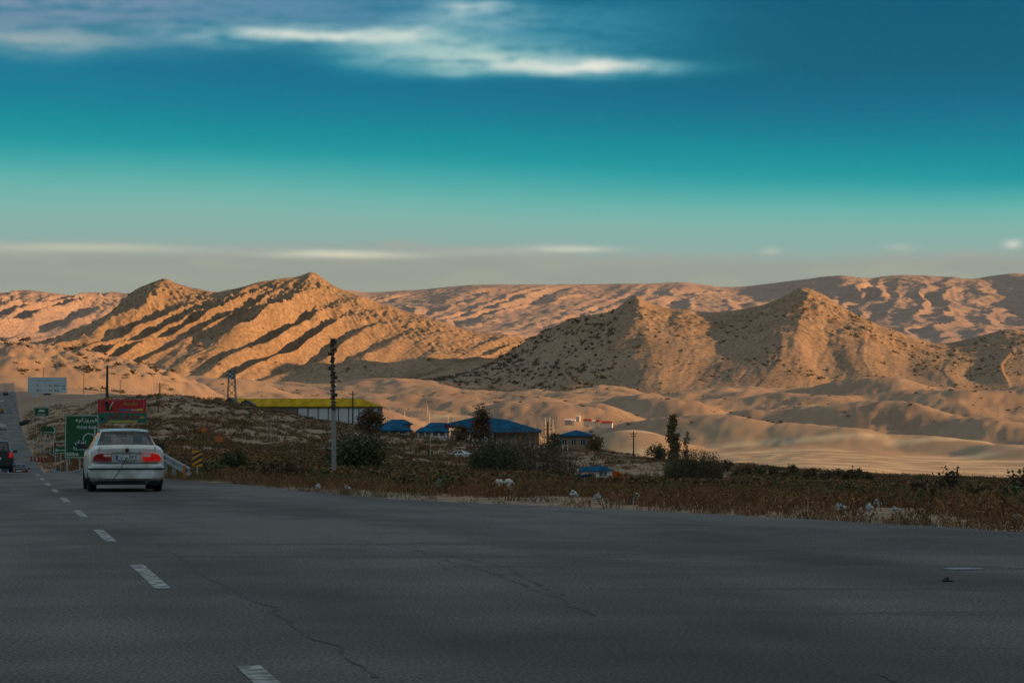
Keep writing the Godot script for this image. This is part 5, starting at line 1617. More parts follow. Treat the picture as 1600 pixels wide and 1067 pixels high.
# A tree or bush: limbs that branch inside an uneven crown, leaves in clumps at their ends.
func make_tree(called: String, label: String, category: String, where: Vector3, h: float, w: float, low: float, leaves: int, size: float, color: Color, seed_: int, trunk_r: float, limbs: int, group := "", shape := 1.0) -> Node3D:
	var r := RandomNumberGenerator.new()
	r.seed = seed_
	var t := thing(called, label, category, where, 0.0, group)
	var wood := st_new()
	var crown := SurfaceTool.new()
	crown.begin(Mesh.PRIMITIVE_TRIANGLES)
	crown.set_smooth_group(-1)
	var ends: Array[Vector3] = []
	add_tube(wood, Vector3(0, -0.4, 0), Vector3(0, h * 0.55, 0), trunk_r, trunk_r * 0.5, 7)
	add_tube(wood, Vector3(0, h * 0.55, 0), Vector3(r.randf_range(-0.05, 0.05) * h, h * 0.95, 0), trunk_r * 0.5, trunk_r * 0.12, 5)
	for i in limbs:
		var f := (i + r.randf()) / limbs
		var y0 := lerpf(low * 0.5, 0.8, f) * h
		var ang := r.randf() * TAU
		var prof := pow(sin(clampf(lerpf(0.18, 0.97, f), 0.0, 1.0) * PI), 0.6) if shape > 0.5 else lerpf(1.0, 0.25, f)
		var reach := w * prof * r.randf_range(0.55, 1.1)
		var y1 := minf(y0 + h * r.randf_range(0.12, 0.30), h * 1.02)
		var e := Vector3(cos(ang) * reach, maxf(y1, low * h), sin(ang) * reach)
		var mid := Vector3(e.x * 0.5, lerpf(y0, e.y, 0.4), e.z * 0.5)
		add_tube(wood, Vector3(0, y0, 0), mid, trunk_r * 0.3, trunk_r * 0.2, 5, false)
		add_tube(wood, mid, e, trunk_r * 0.2, trunk_r * 0.06, 4, false)
		ends.append(e)
		ends.append(mid.lerp(e, 0.55) + Vector3(r.randf_range(-0.1, 0.1), r.randf_range(-0.05, 0.1), r.randf_range(-0.1, 0.1)) * w)
	ends.append(Vector3(0, h * 0.97, 0))
	part("trunk", done(wood), grainy("bark", lin(0.075, 0.055, 0.042), 0.95, 1.5, 0.6, 1.0), t)
	for i in leaves:
		var e: Vector3 = ends[r.randi() % ends.size()]
		var sp := w * 0.26
		var p := e + Vector3(r.randfn(0, sp), r.randfn(0, sp * 0.8), r.randfn(0, sp))
		if p.y < low * h * 0.6:
			p.y = low * h * 0.6 + r.randf() * 0.2
		add_leaf(crown, p, size * r.randf_range(0.6, 1.3), r, tint(color, r))
	part("crown", done(crown), leaf_material("leaves"), t)
	return t

# many thin upright stems with sparse leaves
func make_thicket(called: String, label: String, where: Vector3, wx: float, wz: float, h: float, stems: int, color: Color, seed_: int, leafy: int) -> void:
	var r := RandomNumberGenerator.new()
	r.seed = seed_
	var t := thing(called, label, "shrubs", where)
	var wood := SurfaceTool.new()
	wood.begin(Mesh.PRIMITIVE_TRIANGLES)
	wood.set_smooth_group(-1)
	var lv := SurfaceTool.new()
	lv.begin(Mesh.PRIMITIVE_TRIANGLES)
	lv.set_smooth_group(-1)
	for i in stems:
		var b := Vector3(r.randf_range(-wx, wx), 0, r.randf_range(-wz, wz))
		b.y = ground_height(where.x + b.x, -(where.z + b.z)) - where.y - 0.1
		var edge := 1.0 - 0.5 * pow(absf(b.x) / wx, 3.0)
		var hh := h * edge * r.randf_range(0.55, 1.0)
		var p := b
		var dir := Vector3(r.randfn(0, 0.10), 1, r.randfn(0, 0.10))
		for s in 4:
			var q := p + dir * hh / 4.0
			add_tube(wood, p, q, 0.035 * (1.0 - s * 0.22), 0.035 * (0.78 - s * 0.22), 3, false)
			for k in 2:
				var tw := q + Vector3(r.randf_range(-0.5, 0.5), r.randf_range(0.3, 0.8), r.randf_range(-0.5, 0.5)) * hh * 0.16
				add_tube(wood, q, tw, 0.014, 0.006, 3, false)
			for k in leafy:
				add_leaf(lv, p.lerp(q, r.randf()) + Vector3(r.randfn(0, 0.25), r.randfn(0, 0.2), r.randfn(0, 0.25)), r.randf_range(0.10, 0.24), r, tint(color, r), 0.4)
			p = q
			dir += Vector3(r.randfn(0, 0.07), 0, r.randfn(0, 0.07))
	part("stems", done(wood), grainy("twig_bark", lin(0.14, 0.11, 0.08), 0.95, 1.5, 0.6, 1.0), t)
	part("foliage", done(lv), leaf_material("leaves"), t)

func on_ground(px: float, d: float, sink := 0.0) -> Vector3:
	var x := (px - 800.0) / FOCAL * d
	return Vector3(x, ground_height(x, d) - sink, -d)

func build_trees() -> void:
	var autumn := Color(0.12, 0.07, 0.032)
	var green := Color(0.088, 0.09, 0.036)
	var olive := Color(0.13, 0.108, 0.048)
	make_tree("round_tree", "dark russet round tree at the corner of the hall", "tree", on_ground(579, 440.0), 5.3, 2.5, 0.12, 2600, 0.36, autumn, 3, 0.2, 26)
	make_tree("broad_bush", "broad dark green bush behind the tall pole", "bush", on_ground(553, 200.0, 0.1), 2.9, 2.6, 0.1, 4200, 0.24, green, 4, 0.14, 34)
	make_tree("bushy_shrub", "twin-topped dark bush on the bank beyond the hazard board", "bush", on_ground(358, 120.0), 1.15, 0.5, 0.1, 900, 0.11, green, 5, 0.05, 12)
	make_tree("bushy_shrub", "smaller dark bush leaning against the twin-topped one", "bush", on_ground(372, 121.0), 1.3, 0.42, 0.1, 900, 0.11, green, 6, 0.05, 12)
	make_tree("school_tree", "tall russet tree in front of the school gable", "tree", on_ground(752, 420.0), 6.6, 2.1, 0.1, 2600, 0.34, autumn, 7, 0.18, 26, "", 0.0)
	make_tree("poplar", "slender poplar with brown leaves above the thicket", "tree", on_ground(1052, 345.0), 10.2, 0.95, 0.2, 3600, 0.26, Color(0.17, 0.125, 0.055), 8, 0.16, 40)
	make_tree("poplar", "thin half-bare young poplar beside the tall one", "tree", on_ground(1073, 348.0), 7.8, 0.5, 0.3, 420, 0.22, Color(0.11, 0.075, 0.035), 9, 0.09, 22)
	make_tree("dark_shrub", "dark shrub at the corner of the small detached block", "bush", on_ground(930, 430.0), 3.0, 2.0, 0.1, 1300, 0.3, autumn, 10, 0.1, 16)
	make_tree("dark_shrub", "dark green shrub beside the line pole at the school", "bush", on_ground(866, 430.0), 3.2, 1.4, 0.1, 1000, 0.3, green, 11, 0.1, 14)
	make_tree("dark_shrub", "low dark bush on the skyline between kiosk and poplar", "bush", on_ground(1025, 430.0), 2.4, 2.2, 0.1, 1500, 0.28, green, 12, 0.1, 16)
	make_tree("dark_shrub", "small bush below the porch of the school hall", "bush", on_ground(718, 425.0), 3.4, 1.5, 0.1, 1000, 0.3, autumn, 13, 0.1, 14)
	make_thicket("thicket", "tall bare-stemmed thicket behind the dog", on_ground(825, 260.0), 5.6, 4.0, 6.4, 330, Color(0.13, 0.095, 0.05), 21, 4)
	make_thicket("thicket", "leafier thicket clump at the near end of the bare stems", on_ground(775, 245.0), 2.8, 2.5, 5.0, 150, green, 22, 16)
	make_thicket("thicket", "dense upright sapling thicket around the poplar", on_ground(1084, 335.0), 4.4, 3.0, 5.2, 330, olive, 23, 9)
	make_thicket("feathery_bush", "feathery reed-like bush beside the bare dark pole", on_ground(1482, 128.0), 0.45, 0.4, 1.7, 16, Color(0.09, 0.06, 0.03), 24, 12)
	# orchard bushes along the far edge of the dark slope
	var r := RandomNumberGenerator.new()
	r.seed = 77
	for i in 22:
		var px := 1112.0 + i * 11.5 + r.randf_range(-4, 4)
		var d := 395.0 - i * 4.5 + r.randf_range(-12, 12)
		make_tree("orchard_bush", "round dark orchard bush on the edge of the shaded slope", "bush", on_ground(px, d), r.randf_range(0.8, 1.9), r.randf_range(0.55, 1.0), 0.1, 420, 0.27, olive if r.randf() < 0.6 else autumn, 100 + i, 0.07, 10, "orchard bushes on the shaded slope")
	# larger weeds on the near verge
	for v in [[1592.0, 62.0, 0.7, 1.0], [1560.0, 70.0, 0.55, 0.8], [1440.0, 66.0, 0.9, 0.6], [1612.0, 75.0, 0.9, 1.2], [1535.0, 58.0, 0.8, 0.6], [1330.0, 80.0, 0.7, 0.6], [455.0, 72.0, 0.42, 0.9], [425.0, 74.0, 0.40, 0.8], [640.0, 56.0, 0.28, 0.5], [700.0, 52.0, 0.25, 0.5], [1290.0, 62.0, 0.5, 0.5], [325.0, 84.0, 0.5, 0.6]]:
		make_tree("verge_weed", "low dark leafy weed clump at the asphalt's grassy edge", "weed", on_ground(v[0], v[1]), v[2], v[3] * 0.7, 0.05, int(900 + 2200 * v[2]), 0.10, [green, olive, autumn][r.randi() % 3], 200 + int(v[0]), 0.02, 14, "leafy weed clumps on the verge")

func stuff(called: String, label: String, mesh: Mesh, m: Material, xf: Array, cols: Array) -> void:
	var mm := MultiMesh.new()
	mm.transform_format = MultiMesh.TRANSFORM_3D
	mm.use_colors = true
	mm.mesh = mesh
	mm.instance_count = xf.size()
	for i in xf.size():
		mm.set_instance_transform(i, xf[i])
		mm.set_instance_color(i, cols[i])
	var o := MultiMeshInstance3D.new()
	o.name = numbered(called)
	o.multimesh = mm
	o.material_override = m
	add_child(o)
	o.set_meta("kind", "stuff")
	o.set_meta("label", label)
	o.set_meta("category", "vegetation")

func tuft(seed_: int, blades: int, h: float, spread: float, w: float) -> ArrayMesh:
	var r := RandomNumberGenerator.new()
	r.seed = seed_
	var st := SurfaceTool.new()
	st.begin(Mesh.PRIMITIVE_TRIANGLES)
	st.set_smooth_group(-1)
	for i in blades:
		var b := Vector3(r.randfn(0, spread * 0.4), -0.03, r.randfn(0, spread * 0.4))
		var lean := Vector3(r.randfn(0, 0.32), 1, r.randfn(0, 0.32))
		var hh := h * r.randf_range(0.45, 1.1)
		var mid := b + lean * hh * 0.55
		var tip := b + lean * hh + Vector3(lean.x, -0.15, lean.z) * hh * 0.35
		var s := Vector3(r.randf_range(-1, 1), 0, r.randf_range(-1, 1)).normalized() * w
		st.set_color(tint(Color(1, 1, 1), r, 0.3))
		for v in [b - s, mid - s * 0.8, mid + s * 0.8, b - s, mid + s * 0.8, b + s, mid - s * 0.8, tip, mid + s * 0.8]:
			st.add_vertex(v)
		if r.randf() < 0.25:      # seed head
			for k in 3:
				add_leaf(st, tip.lerp(mid, k * 0.15), w * 5.0, r, tint(Color(1.1, 1.0, 0.9), r, 0.2), 0.6)
	return done(st)

func build_grass() -> void:
	var m := mat("dry_grass", Color.WHITE, 0.95)
	m.vertex_color_use_as_albedo = true
	m.backlight_enabled = true
	m.backlight = Color(0.3, 0.26, 0.18)
	var r := RandomNumberGenerator.new()
	r.seed = 9
	var brown := [Color(0.24, 0.118, 0.045), Color(0.18, 0.083, 0.033), Color(0.28, 0.158, 0.07), Color(0.13, 0.064, 0.028)]
	for kind in 3:
		var xf := []
		var cols := []
		var n: int = [15000, 15000, 52000][kind]
		for i in n:
			var f := r.randf()
			var d: float
			var px := r.randf_range(180.0, 1760.0) if kind < 2 else r.randf_range(40.0, 1700.0)
			if kind < 2:
				d = lerpf(28.0, 130.0, pow(f, 0.8))
			else:
				d = lerpf(110.0, 600.0, f)
			var x := (px - 800.0) / FOCAL * d
			var off := x - road_edge(d)
			if off < 0.35:
				continue
			var dens := noise_a.get_noise_2d(x * 6.0, d * 6.0) + noise_b.get_noise_2d(x * 9.0, d * 9.0) * 0.6
			if off < 2.6 and px > 560.0 and px < 1000.0 and r.randf() < 0.86 - dens * 0.4:
				continue           # bare gravel strip
			if kind == 2 and (dens < -0.3 or (x > 4.0 and x < 22.0 and d > 170.0 and d < 345.0)):      # bare yard in front of the kiosk
				continue
			if kind < 2 and dens < -0.30:
				continue
			if d < 88.0 and d > 52.0 and px > 756.0 and px < 814.0 and (d > 62.0 or r.randf() < 0.7):
				continue           # trampled patch where the dog stands
			var s := r.randf_range(0.45, 1.3) * (1.0 if kind < 2 else 1.1) * (0.8 + 0.5 * clampf(dens + 0.3, 0.0, 1.0)) * (0.55 + 0.45 * smoothstep(0.3, 3.5, off))
			if px > 1250.0 and kind < 2:
				s *= 1.25
			var b := Basis(Vector3.UP, r.randf() * TAU).scaled(Vector3(s * 1.1, s, s * 1.1))
			xf.append(Transform3D(b, Vector3(x, ground_height(x, d), -d)))
			var c: Color = brown[r.randi() % 4]
			if dens > 0.22 and r.randf() < 0.5:
				c = Color(0.075, 0.085, 0.03)
			elif kind == 2:
				c = c.lerp(Color(0.17, 0.10, 0.05), 0.4)
			cols.append(tint(c, r, 0.2))
		stuff("grass", ["dry brown grass tufts thick on the roadside verge", "taller seeding grass stalks on the roadside verge", "sparse dry tufts on the shaded slope beyond the verge"][kind], tuft(31 + kind, [16, 9, 16][kind], [0.26, 0.40, 0.42][kind], [0.32, 0.2, 0.85][kind], [0.008, 0.006, 0.026][kind]), m, xf, cols)

func build_scrub(slopes: Array) -> void:
	var r := RandomNumberGenerator.new()
	r.seed = 19
	var st := SurfaceTool.new()
	st.begin(Mesh.PRIMITIVE_TRIANGLES)
	st.set_smooth_group(-1)
	for i in 46:
		var v := Vector3(r.randfn(0, 0.42), absf(r.randfn(0.35, 0.32)), r.randfn(0, 0.42))
		add_leaf(st, v, 0.55, r, tint(Color(1, 1, 1), r, 0.3))
	var bush := done(st)
	var m := mat("scrub_leaves", Color.WHITE, 0.9)
	m.vertex_color_use_as_albedo = true
	var n_i := 0
	for s in slopes:
		var xf := []
		var cols := []
		var pos: PackedVector3Array = s.pos
		var nx: int = s.nx
		for i in (1700 if n_i == 0 else 9000):
			var a := r.randi_range(2, nx - 3)
			var k := r.randi_range(8, s.nz / 2 + 3)
			var p := pos[k * nx + a]
			var px := col_of(p.x, -p.z)
			var dens := noise_a.get_noise_2d(p.x * 0.5, p.z * 0.5) + 0.7 * noise_b.get_noise_2d(p.x * 1.2, p.z * 1.2)
			if n_i == 0:
				if dens < 0.05:
					continue
			else:
				var shade_side := px < 960.0 or px > 1420.0
				if dens < (-0.4 if px < 960.0 else -0.1 if shade_side else 0.1):
					continue
			var q := p.lerp(pos[k * nx + a + 1], r.randf())
			var z := lerpf(0.6, 3.2, pow(r.randf(), 2.5)) * (1.25 if n_i == 0 else 1.0) * (1.4 if n_i == 1 and px < 960.0 else 1.0)
			xf.append(Transform3D(Basis(Vector3.UP, r.randf() * TAU).scaled(Vector3(z, z * r.randf_range(0.7, 1.1), z)), q - Vector3(0, 0.3, 0)))
			cols.append(tint(Color(0.075, 0.068, 0.04), r, 0.45))
		stuff("scrub", ["dark scrub bushes dotted over the twin-peaked mountain", "dark juniper bushes thick on the pointed mountain"][n_i], bush, m, xf, cols)
		n_i += 1
	# on the sunlit knoll and the dunes
	var xf2 := []
	var cols2 := []
	for i in 4200:
		var d := r.randf_range(1010.0, 1330.0) if i < 900 else r.randf_range(1500.0, 2800.0)
		var px := r.randf_range(-60.0, 270.0) if i < 900 else r.randf_range(300.0, 1700.0)
		var x := (px - 800.0) / FOCAL * d
		var dens := noise_b.get_noise_2d(x * 1.5, d * 1.5)
		if dens < (-0.02 if i < 900 else 0.16):
			continue
		var z := lerpf(0.4, 2.0, pow(r.randf(), 2.0))
		xf2.append(Transform3D(Basis(Vector3.UP, r.randf() * TAU).scaled(Vector3(z * 1.3, z * 0.8, z * 1.3)), Vector3(x, ground_height(x, d) - 0.15, -d)))
		cols2.append(tint(Color(0.085, 0.07, 0.042), r, 0.35))
	stuff("scrub", "low bushes on the sunlit knoll and the rolling dunes", bush, m, xf2, cols2)
	# stones and clods on the brown bank
	var xf3 := []
	var cols3 := []
	for i in 2600:
		var px := r.randf_range(90.0, 760.0)
		var d := r.randf_range(140.0, 520.0)
		var x := (px - 800.0) / FOCAL * d
		if x - road_edge(d) < 3.0 or noise_b.get_noise_2d(x * 3.0, d * 3.0) < -0.05:
			continue
		var z := pow(r.randf(), 3.0) * 0.75 + 0.1
		xf3.append(Transform3D(Basis.from_euler(Vector3(r.randf() * 3.0, r.randf() * 6.0, 0)).scaled(Vector3(z, z * 0.7, z)), Vector3(x, ground_height(x, d) + z * 0.1, -d)))
		cols3.append(tint(Color(0.21, 0.14, 0.09), r, 0.35))
	stuff("rubble", "loose stones and clods scattered over the brown bank", lump(0.6, 0.5, 0.6, 8, 3, 0.35), m, xf3, cols3)
	var xf4 := []
	var cols4 := []
	for i in 3000:
		var px := r.randf_range(90.0, 760.0)
		var d := r.randf_range(150.0, 500.0)
		var x := (px - 800.0) / FOCAL * d
		if x - road_edge(d) < 4.0 or noise_a.get_noise_2d(x * 4.0, d * 4.0) < -0.12:
			continue
		var z := r.randf_range(0.15, 0.55)
		xf4.append(Transform3D(Basis(Vector3.UP, r.randf() * TAU).scaled(Vector3(z * 1.2, z * 0.8, z * 1.2)), Vector3(x, ground_height(x, d) - 0.05, -d)))
		cols4.append(tint(Color(0.15, 0.088, 0.046), r, 0.4))
	stuff("scrub", "low thorny bushes on the brown bank", bush, m, xf4, cols4)

# ---------------------------------------------------------------- the dog: a skeleton of tapered capsules, skinned as one surface
func skin(bones: Array, cell: float, color_of: Callable) -> ArrayMesh:
	var lo := Vector3.ONE * 1e9
	var hi := -lo
	for b in bones:
		for e in [[b[0], b[2]], [b[1], b[3]]]:
			lo = lo.min(e[0] - Vector3.ONE * (e[1] + cell * 3))
			hi = hi.max(e[0] + Vector3.ONE * (e[1] + cell * 3))
	var n := Vector3i(((hi - lo) / cell).ceil()) + Vector3i.ONE
	var f := PackedFloat32Array()
	f.resize(n.x * n.y * n.z)
	for z in n.z:
		for y in n.y:
			for x in n.x:
				var p := lo + Vector3(x, y, z) * cell
				var d := 1e3
				for b in bones:
					var ab: Vector3 = b[1] - b[0]
					var t := clampf((p - b[0]).dot(ab) / maxf(ab.length_squared(), 1e-6), 0.0, 1.0)
					var q: float = p.distance_to(b[0] + ab * t) - lerpf(b[2], b[3], t)
					var k := 0.03
					var h := clampf(0.5 + 0.5 * (d - q) / k, 0.0, 1.0)
					d = lerpf(d, q, h) - k * h * (1.0 - h)
				f[(z * n.y + y) * n.x + x] = d
	var st := SurfaceTool.new()
	st.begin(Mesh.PRIMITIVE_TRIANGLES)
	st.set_smooth_group(0)
	var vid := {}
	var vp := func(x: int, y: int, z: int) -> Vector3:
		var key := (z * n.y + y) * n.x + x
		if vid.has(key):
			return vid[key]
		var s := Vector3.ZERO
		var c := 0
		for e in [[0,0,0,1,0,0],[0,1,0,1,1,0],[0,0,1,1,0,1],[0,1,1,1,1,1],[0,0,0,0,1,0],[1,0,0,1,1,0],[0,0,1,0,1,1],[1,0,1,1,1,1],[0,0,0,0,0,1],[1,0,0,1,0,1],[0,1,0,0,1,1],[1,1,0,1,1,1]]:
			var a := f[((z + e[2]) * n.y + y + e[1]) * n.x + x + e[0]]
			var b := f[((z + e[5]) * n.y + y + e[4]) * n.x + x + e[3]]
			if (a < 0.0) != (b < 0.0):
				var t := a / (a - b)
				s += Vector3(e[0], e[1], e[2]).lerp(Vector3(e[3], e[4], e[5]), t)
				c += 1
		var v := lo + (Vector3(x, y, z) + s / maxi(c, 1)) * cell
		vid[key] = v
		return v
	var face := func(a: Vector3, b: Vector3, c: Vector3, d: Vector3, flip: bool) -> void:
		for v in ([a, b, c, a, c, d] if flip else [a, c, b, a, d, c]):
			st.set_color(color_of.call(v))
			st.add_vertex(v)
	for z in range(1, n.z - 1):
		for y in range(1, n.y - 1):
			for x in range(1, n.x - 1):
				var i := (z * n.y + y) * n.x + x
				var a := f[i] < 0.0
				if a != (f[i + 1] < 0.0):
					face.call(vp.call(x, y - 1, z - 1), vp.call(x, y, z - 1), vp.call(x, y, z), vp.call(x, y - 1, z), not a)
				if a != (f[i + n.x] < 0.0):
					face.call(vp.call(x - 1, y, z - 1), vp.call(x - 1, y, z), vp.call(x, y, z), vp.call(x, y, z - 1), not a)
				if a != (f[i + n.x * n.y] < 0.0):
					face.call(vp.call(x - 1, y - 1, z), vp.call(x, y - 1, z), vp.call(x, y, z), vp.call(x - 1, y, z), not a)
	return done(st)

func build_dog() -> void:
	var d := 84.0
	var where := on_ground(786, d)
	var t := thing("dog", "white dog with dark face patches sniffing the ground in the roadside grass", "dog", where, 0.12)
	# it faces -x, head down
	var V := func(x: float, y: float, z: float) -> Vector3: return Vector3(x, y, z)
	var bones := []
	var add := func(a: Vector3, b: Vector3, ra: float, rb: float) -> void: bones.append([a, b, ra, rb])
	add.call(V.call(-0.17, 0.41, 0), V.call(0.06, 0.43, 0), 0.115, 0.098)      # chest to loin
	add.call(V.call(0.06, 0.43, 0), V.call(0.27, 0.44, 0), 0.092, 0.10)        # loin to rump
	add.call(V.call(-0.19, 0.36, 0), V.call(-0.12, 0.34, 0), 0.085, 0.085)     # deep chest
	add.call(V.call(-0.22, 0.45, 0), V.call(-0.36, 0.33, 0), 0.082, 0.062)     # neck, lowered
	add.call(V.call(-0.37, 0.31, 0), V.call(-0.41, 0.26, 0), 0.066, 0.058)     # skull
	add.call(V.call(-0.42, 0.24, 0), V.call(-0.48, 0.155, 0), 0.042, 0.026)    # muzzle
	for s in [-1.0, 1.0]:
		add.call(V.call(-0.36, 0.36, s * 0.055), V.call(-0.33, 0.29, s * 0.085), 0.022, 0.012)       # hanging ear
		var fo: float = 0.05 * s
		add.call(V.call(-0.19, 0.36, s * 0.075), V.call(-0.16 + fo, 0.21, s * 0.075), 0.052, 0.032)   # upper foreleg
		add.call(V.call(-0.16 + fo, 0.21, s * 0.075), V.call(-0.18 + fo, 0.03, s * 0.075), 0.028, 0.021)
		add.call(V.call(-0.18 + fo, 0.02, s * 0.075), V.call(-0.22 + fo, 0.015, s * 0.075), 0.024, 0.02)  # paw
		var ho: float = -0.06 * s
		add.call(V.call(0.27, 0.41, s * 0.075), V.call(0.21 + ho, 0.25, s * 0.08), 0.078, 0.045)       # thigh to knee
		add.call(V.call(0.21 + ho, 0.25, s * 0.08), V.call(0.34 + ho, 0.15, s * 0.08), 0.038, 0.024)   # knee to hock
		add.call(V.call(0.34 + ho, 0.15, s * 0.08), V.call(0.32 + ho, 0.03, s * 0.08), 0.023, 0.02)
		add.call(V.call(0.31 + ho, 0.02, s * 0.08), V.call(0.27 + ho, 0.015, s * 0.08), 0.024, 0.02)
	add.call(V.call(0.36, 0.44, 0), V.call(0.43, 0.33, 0), 0.03, 0.024)        # tail hanging
	add.call(V.call(0.43, 0.33, 0), V.call(0.45, 0.24, 0.01), 0.026, 0.012)
	var paint := func(v: Vector3) -> Color:
		if v.x < -0.445 and v.y < 0.21:
			return Color(0.03, 0.025, 0.022)
		if v.x < -0.30 and v.x > -0.42 and v.y > 0.25 and absf(v.z) > 0.03:
			return Color(0.04, 0.028, 0.022)
		if Vector2(v.x - 0.02, v.y - 0.53).length() < 0.075:
			return Color(0.07, 0.04, 0.03)
		return Color(0.60, 0.56, 0.50)
	var m := mat("dog_coat", Color.WHITE, 0.9)
	m.vertex_color_use_as_albedo = true
	part("body", skin(bones, 0.016, paint), m, t)

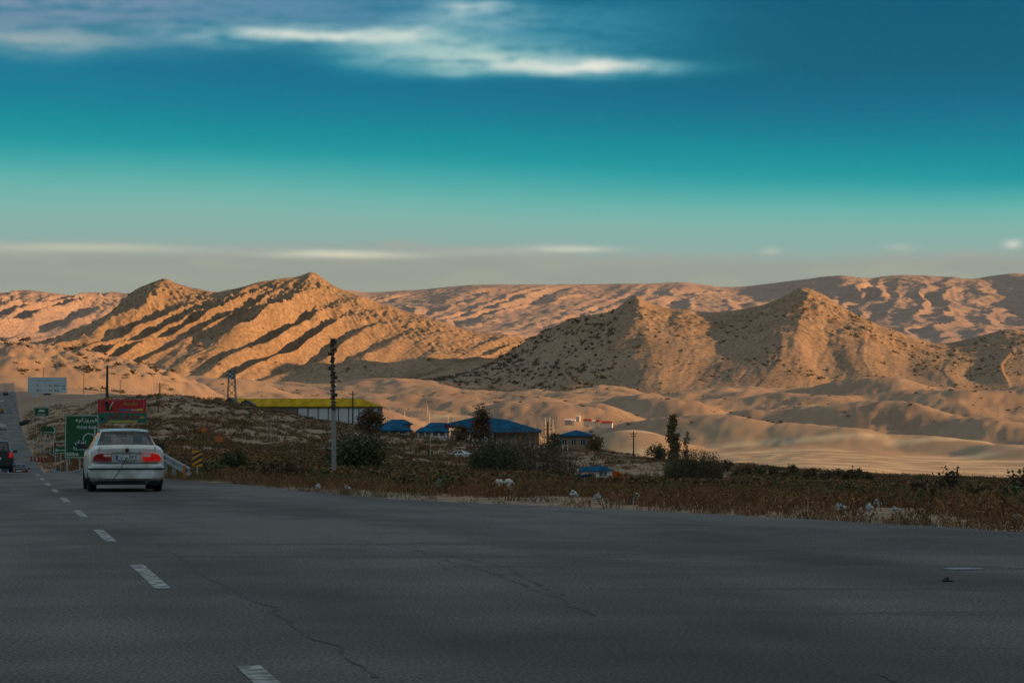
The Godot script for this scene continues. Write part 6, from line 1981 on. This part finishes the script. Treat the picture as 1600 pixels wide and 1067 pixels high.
# ---------------------------------------------------------------- litter on the verge
func build_litter() -> void:
	var bag := grainy("plastic_bag", lin(0.55, 0.57, 0.58), 0.45, 3.0, 0.75, 1.0)
	var r := RandomNumberGenerator.new()
	r.seed = 31
	for v in [[1222, 779, 0.42, "slumped white plastic bag in the weeds below the T-topped poles"], [1268, 778, 0.28, "pair-like torn white bag beside the T-topped poles"], [1370, 788, 0.42, "round pale bag half sunk in red-brown weeds"], [1313, 812, 0.34, "white bag at the asphalt edge below the red-brown weeds"], [1357, 812, 0.3, "crumpled cream bag next to the asphalt edge"], [1398, 815, 0.2, "small torn bag by the asphalt edge near the green weed"], [1453, 812, 0.2, "small white scrap beside the tall green weed"], [1513, 803, 0.34, "flattened pale wrapper below the mound of weeds"], [1588, 829, 0.36, "bright folded bag on the asphalt edge under the weed mound"], [994, 787, 0.30, "upright white bag in the grass past the gravel strip"], [933, 789, 0.28, "white bottle-like scrap on the gravel strip"], [897, 781, 0.4, "torn white sheet lying across the gravel strip"], [797, 776, 0.25, "white scrap on the ground in front of the dog"], [815, 771, 0.16, "tiny white scrap in the green grass behind the dog"], [497, 769, 0.34, "white crumpled bag at the asphalt edge near the tall pole"], [543, 772, 0.3, "pale flattened bag at the asphalt edge past the tall pole"], [612, 758, 0.14, "little white scrap in the grass behind the asphalt edge"], [725, 778, 0.2, "white scrap on the gravel by the grey sack"]]:
		var d: float = EYE * FOCAL / (v[1] - 690.0) * 1.12
		var q := on_ground(v[0], d)
		var t := thing("plastic_bag", v[3], "litter", q + Vector3(0, 0.08, 0), r.randf() * 6.0)
		var s: float = v[2] * 0.28
		part("crumple", lump(s, s * 0.62, s * 0.7, 12, r.randi() % 500, 0.42), bag, t)
		part("fold", lump(s * 0.45, s * 0.5, s * 0.35, 10, r.randi() % 500, 0.55), bag, t).position = Vector3(s * 0.4, s * 0.45, s * 0.1)
	# grey sacks by the gravel strip
	var sack := grainy("sack_cloth", lin(0.30, 0.29, 0.27), 0.9, 2.0, 0.6, 1.0)
	for v in [[692.0, 771.0, 0.36, "grey stuffed sack lying at the edge of the gravel strip"], [701.0, 765.0, 0.28, "smaller grey sack leaning behind the stuffed one"]]:
		var d: float = 52.0 if v[2] > 0.3 else 53.0
		var q := on_ground(v[0], d)
		var t := thing("sack", v[3], "sack", q + Vector3(0, 0.12, 0), 0.6)
		part("bulk", lump(v[2] * 0.9, v[2] * 0.62, v[2] * 0.6, 14, int(v[0]), 0.28), sack, t)
		part("neck", lump(v[2] * 0.3, v[2] * 0.25, v[2] * 0.25, 8, 5, 0.4), sack, t).position = Vector3(v[2] * 0.8, v[2] * 0.2, 0)
	# things lying on the asphalt
	var d := EYE * FOCAL / (908.0 - 690.0)
	var sc := thing("rubber_scrap", "small black tyre scrap lying on the asphalt", "litter", Vector3((1479.0 - 800.0) / FOCAL * d, 0.0, -d), 0.4)
	part("strip", box(Vector3(-0.04, 0.002, -0.03), Vector3(0.04, 0.014, 0.03)), mat("tyre_rubber", lin(0.018, 0.018, 0.019)), sc)
	part("curl", box(Vector3(-0.01, 0.0, -0.022), Vector3(0.035, 0.014, 0.022), Transform3D(Basis(Vector3(0, 0, 1), 0.7), Vector3(-0.025, 0.006, 0))), mat("tyre_rubber", lin(0.018, 0.018, 0.019)), sc)
	d = EYE * FOCAL / (889.0 - 690.0)
	var fl := thing("flattened_carton", "pale flattened carton lying on the asphalt", "litter", Vector3((1500.0 - 800.0) / FOCAL * d, 0.0, -d), 0.2)
	part("sheet", box(Vector3(-0.13, 0.004, -0.10), Vector3(0.13, 0.012, 0.12)), mat("carton_pale", lin(0.2, 0.26, 0.28), 0.7), fl)
	part("flap", box(Vector3(0.131, 0.004, -0.06), Vector3(0.2, 0.009, 0.08)), mat("carton_pale", lin(0.2, 0.26, 0.28)), fl)
	# parked car far down the bank
	var cq := on_ground(737, 330.0)
	var white: StandardMaterial3D = mats["white_car_paint"]
	make_car("sedan", "white sedan parked sideways on the bank below the school", "sedan", white, cq + Vector3(0, 0.02, 0), 1.4, false)

func build_things(slopes: Array) -> void:
	build_vehicles()
	build_signs()
	build_roadside()
	build_poles()
	build_buildings()
	build_trees()
	build_grass()
	build_scrub(slopes)
	build_dog()
	build_litter()

func _ready() -> void:
	# camera
	var cam := Camera3D.new()
	cam.name = "camera"
	add_child(cam)
	cam.position = Vector3(0, EYE, 0)
	cam.rotation = Vector3(PITCH, 0, 0)
	cam.fov = rad_to_deg(2.0 * atan(533.5 / FOCAL))
	cam.near = 0.1
	cam.far = 80000.0
	cam.current = true
	rng.seed = 11
	noise_a.seed = 3
	noise_a.frequency = 0.01
	noise_a.fractal_octaves = 3
	noise_b.seed = 8
	noise_b.frequency = 0.02
	noise_b.fractal_octaves = 4
	noise_c.seed = 5
	noise_c.frequency = 0.03
	noise_c.fractal_octaves = 3
	# sky, exposure, sun
	var env := Environment.new()
	env.background_mode = Environment.BG_SKY
	var sm := PanoramaSkyMaterial.new()
	sm.panorama = sky_panorama()
	env.sky = Sky.new()
	env.sky.sky_material = sm
	env.tonemap_mode = Environment.TONE_MAPPER_LINEAR
	env.tonemap_exposure = 1.0 / SKY_GAIN
	env.fog_enabled = true
	env.fog_density = 0.000004
	env.fog_light_color = Color(0.84, 0.92, 0.95)
	env.sdfgi_enabled = true
	env.ssao_enabled = true
	env.ssil_enabled = true
	var we := WorldEnvironment.new()
	we.name = "world_environment"
	we.environment = env
	add_child(we)
	var sun := DirectionalLight3D.new()
	sun.name = "sun"
	sun.light_energy = 1.6
	sun.light_color = Color(1.0, 0.76, 0.5)
	sun.light_angular_distance = 0.5
	sun.shadow_enabled = true
	add_child(sun)
	var el := deg_to_rad(10.3)
	var az := deg_to_rad(9.0)
	sun.look_at_from_position(Vector3(cos(el) * cos(az), sin(el), cos(el) * sin(az)) * 100.0, Vector3.ZERO)
	# the land
	prepare_ground()
	prepare_mounds()
	build_ground()
	var slopes := build_mountains()
	build_road()
	build_things(slopes)
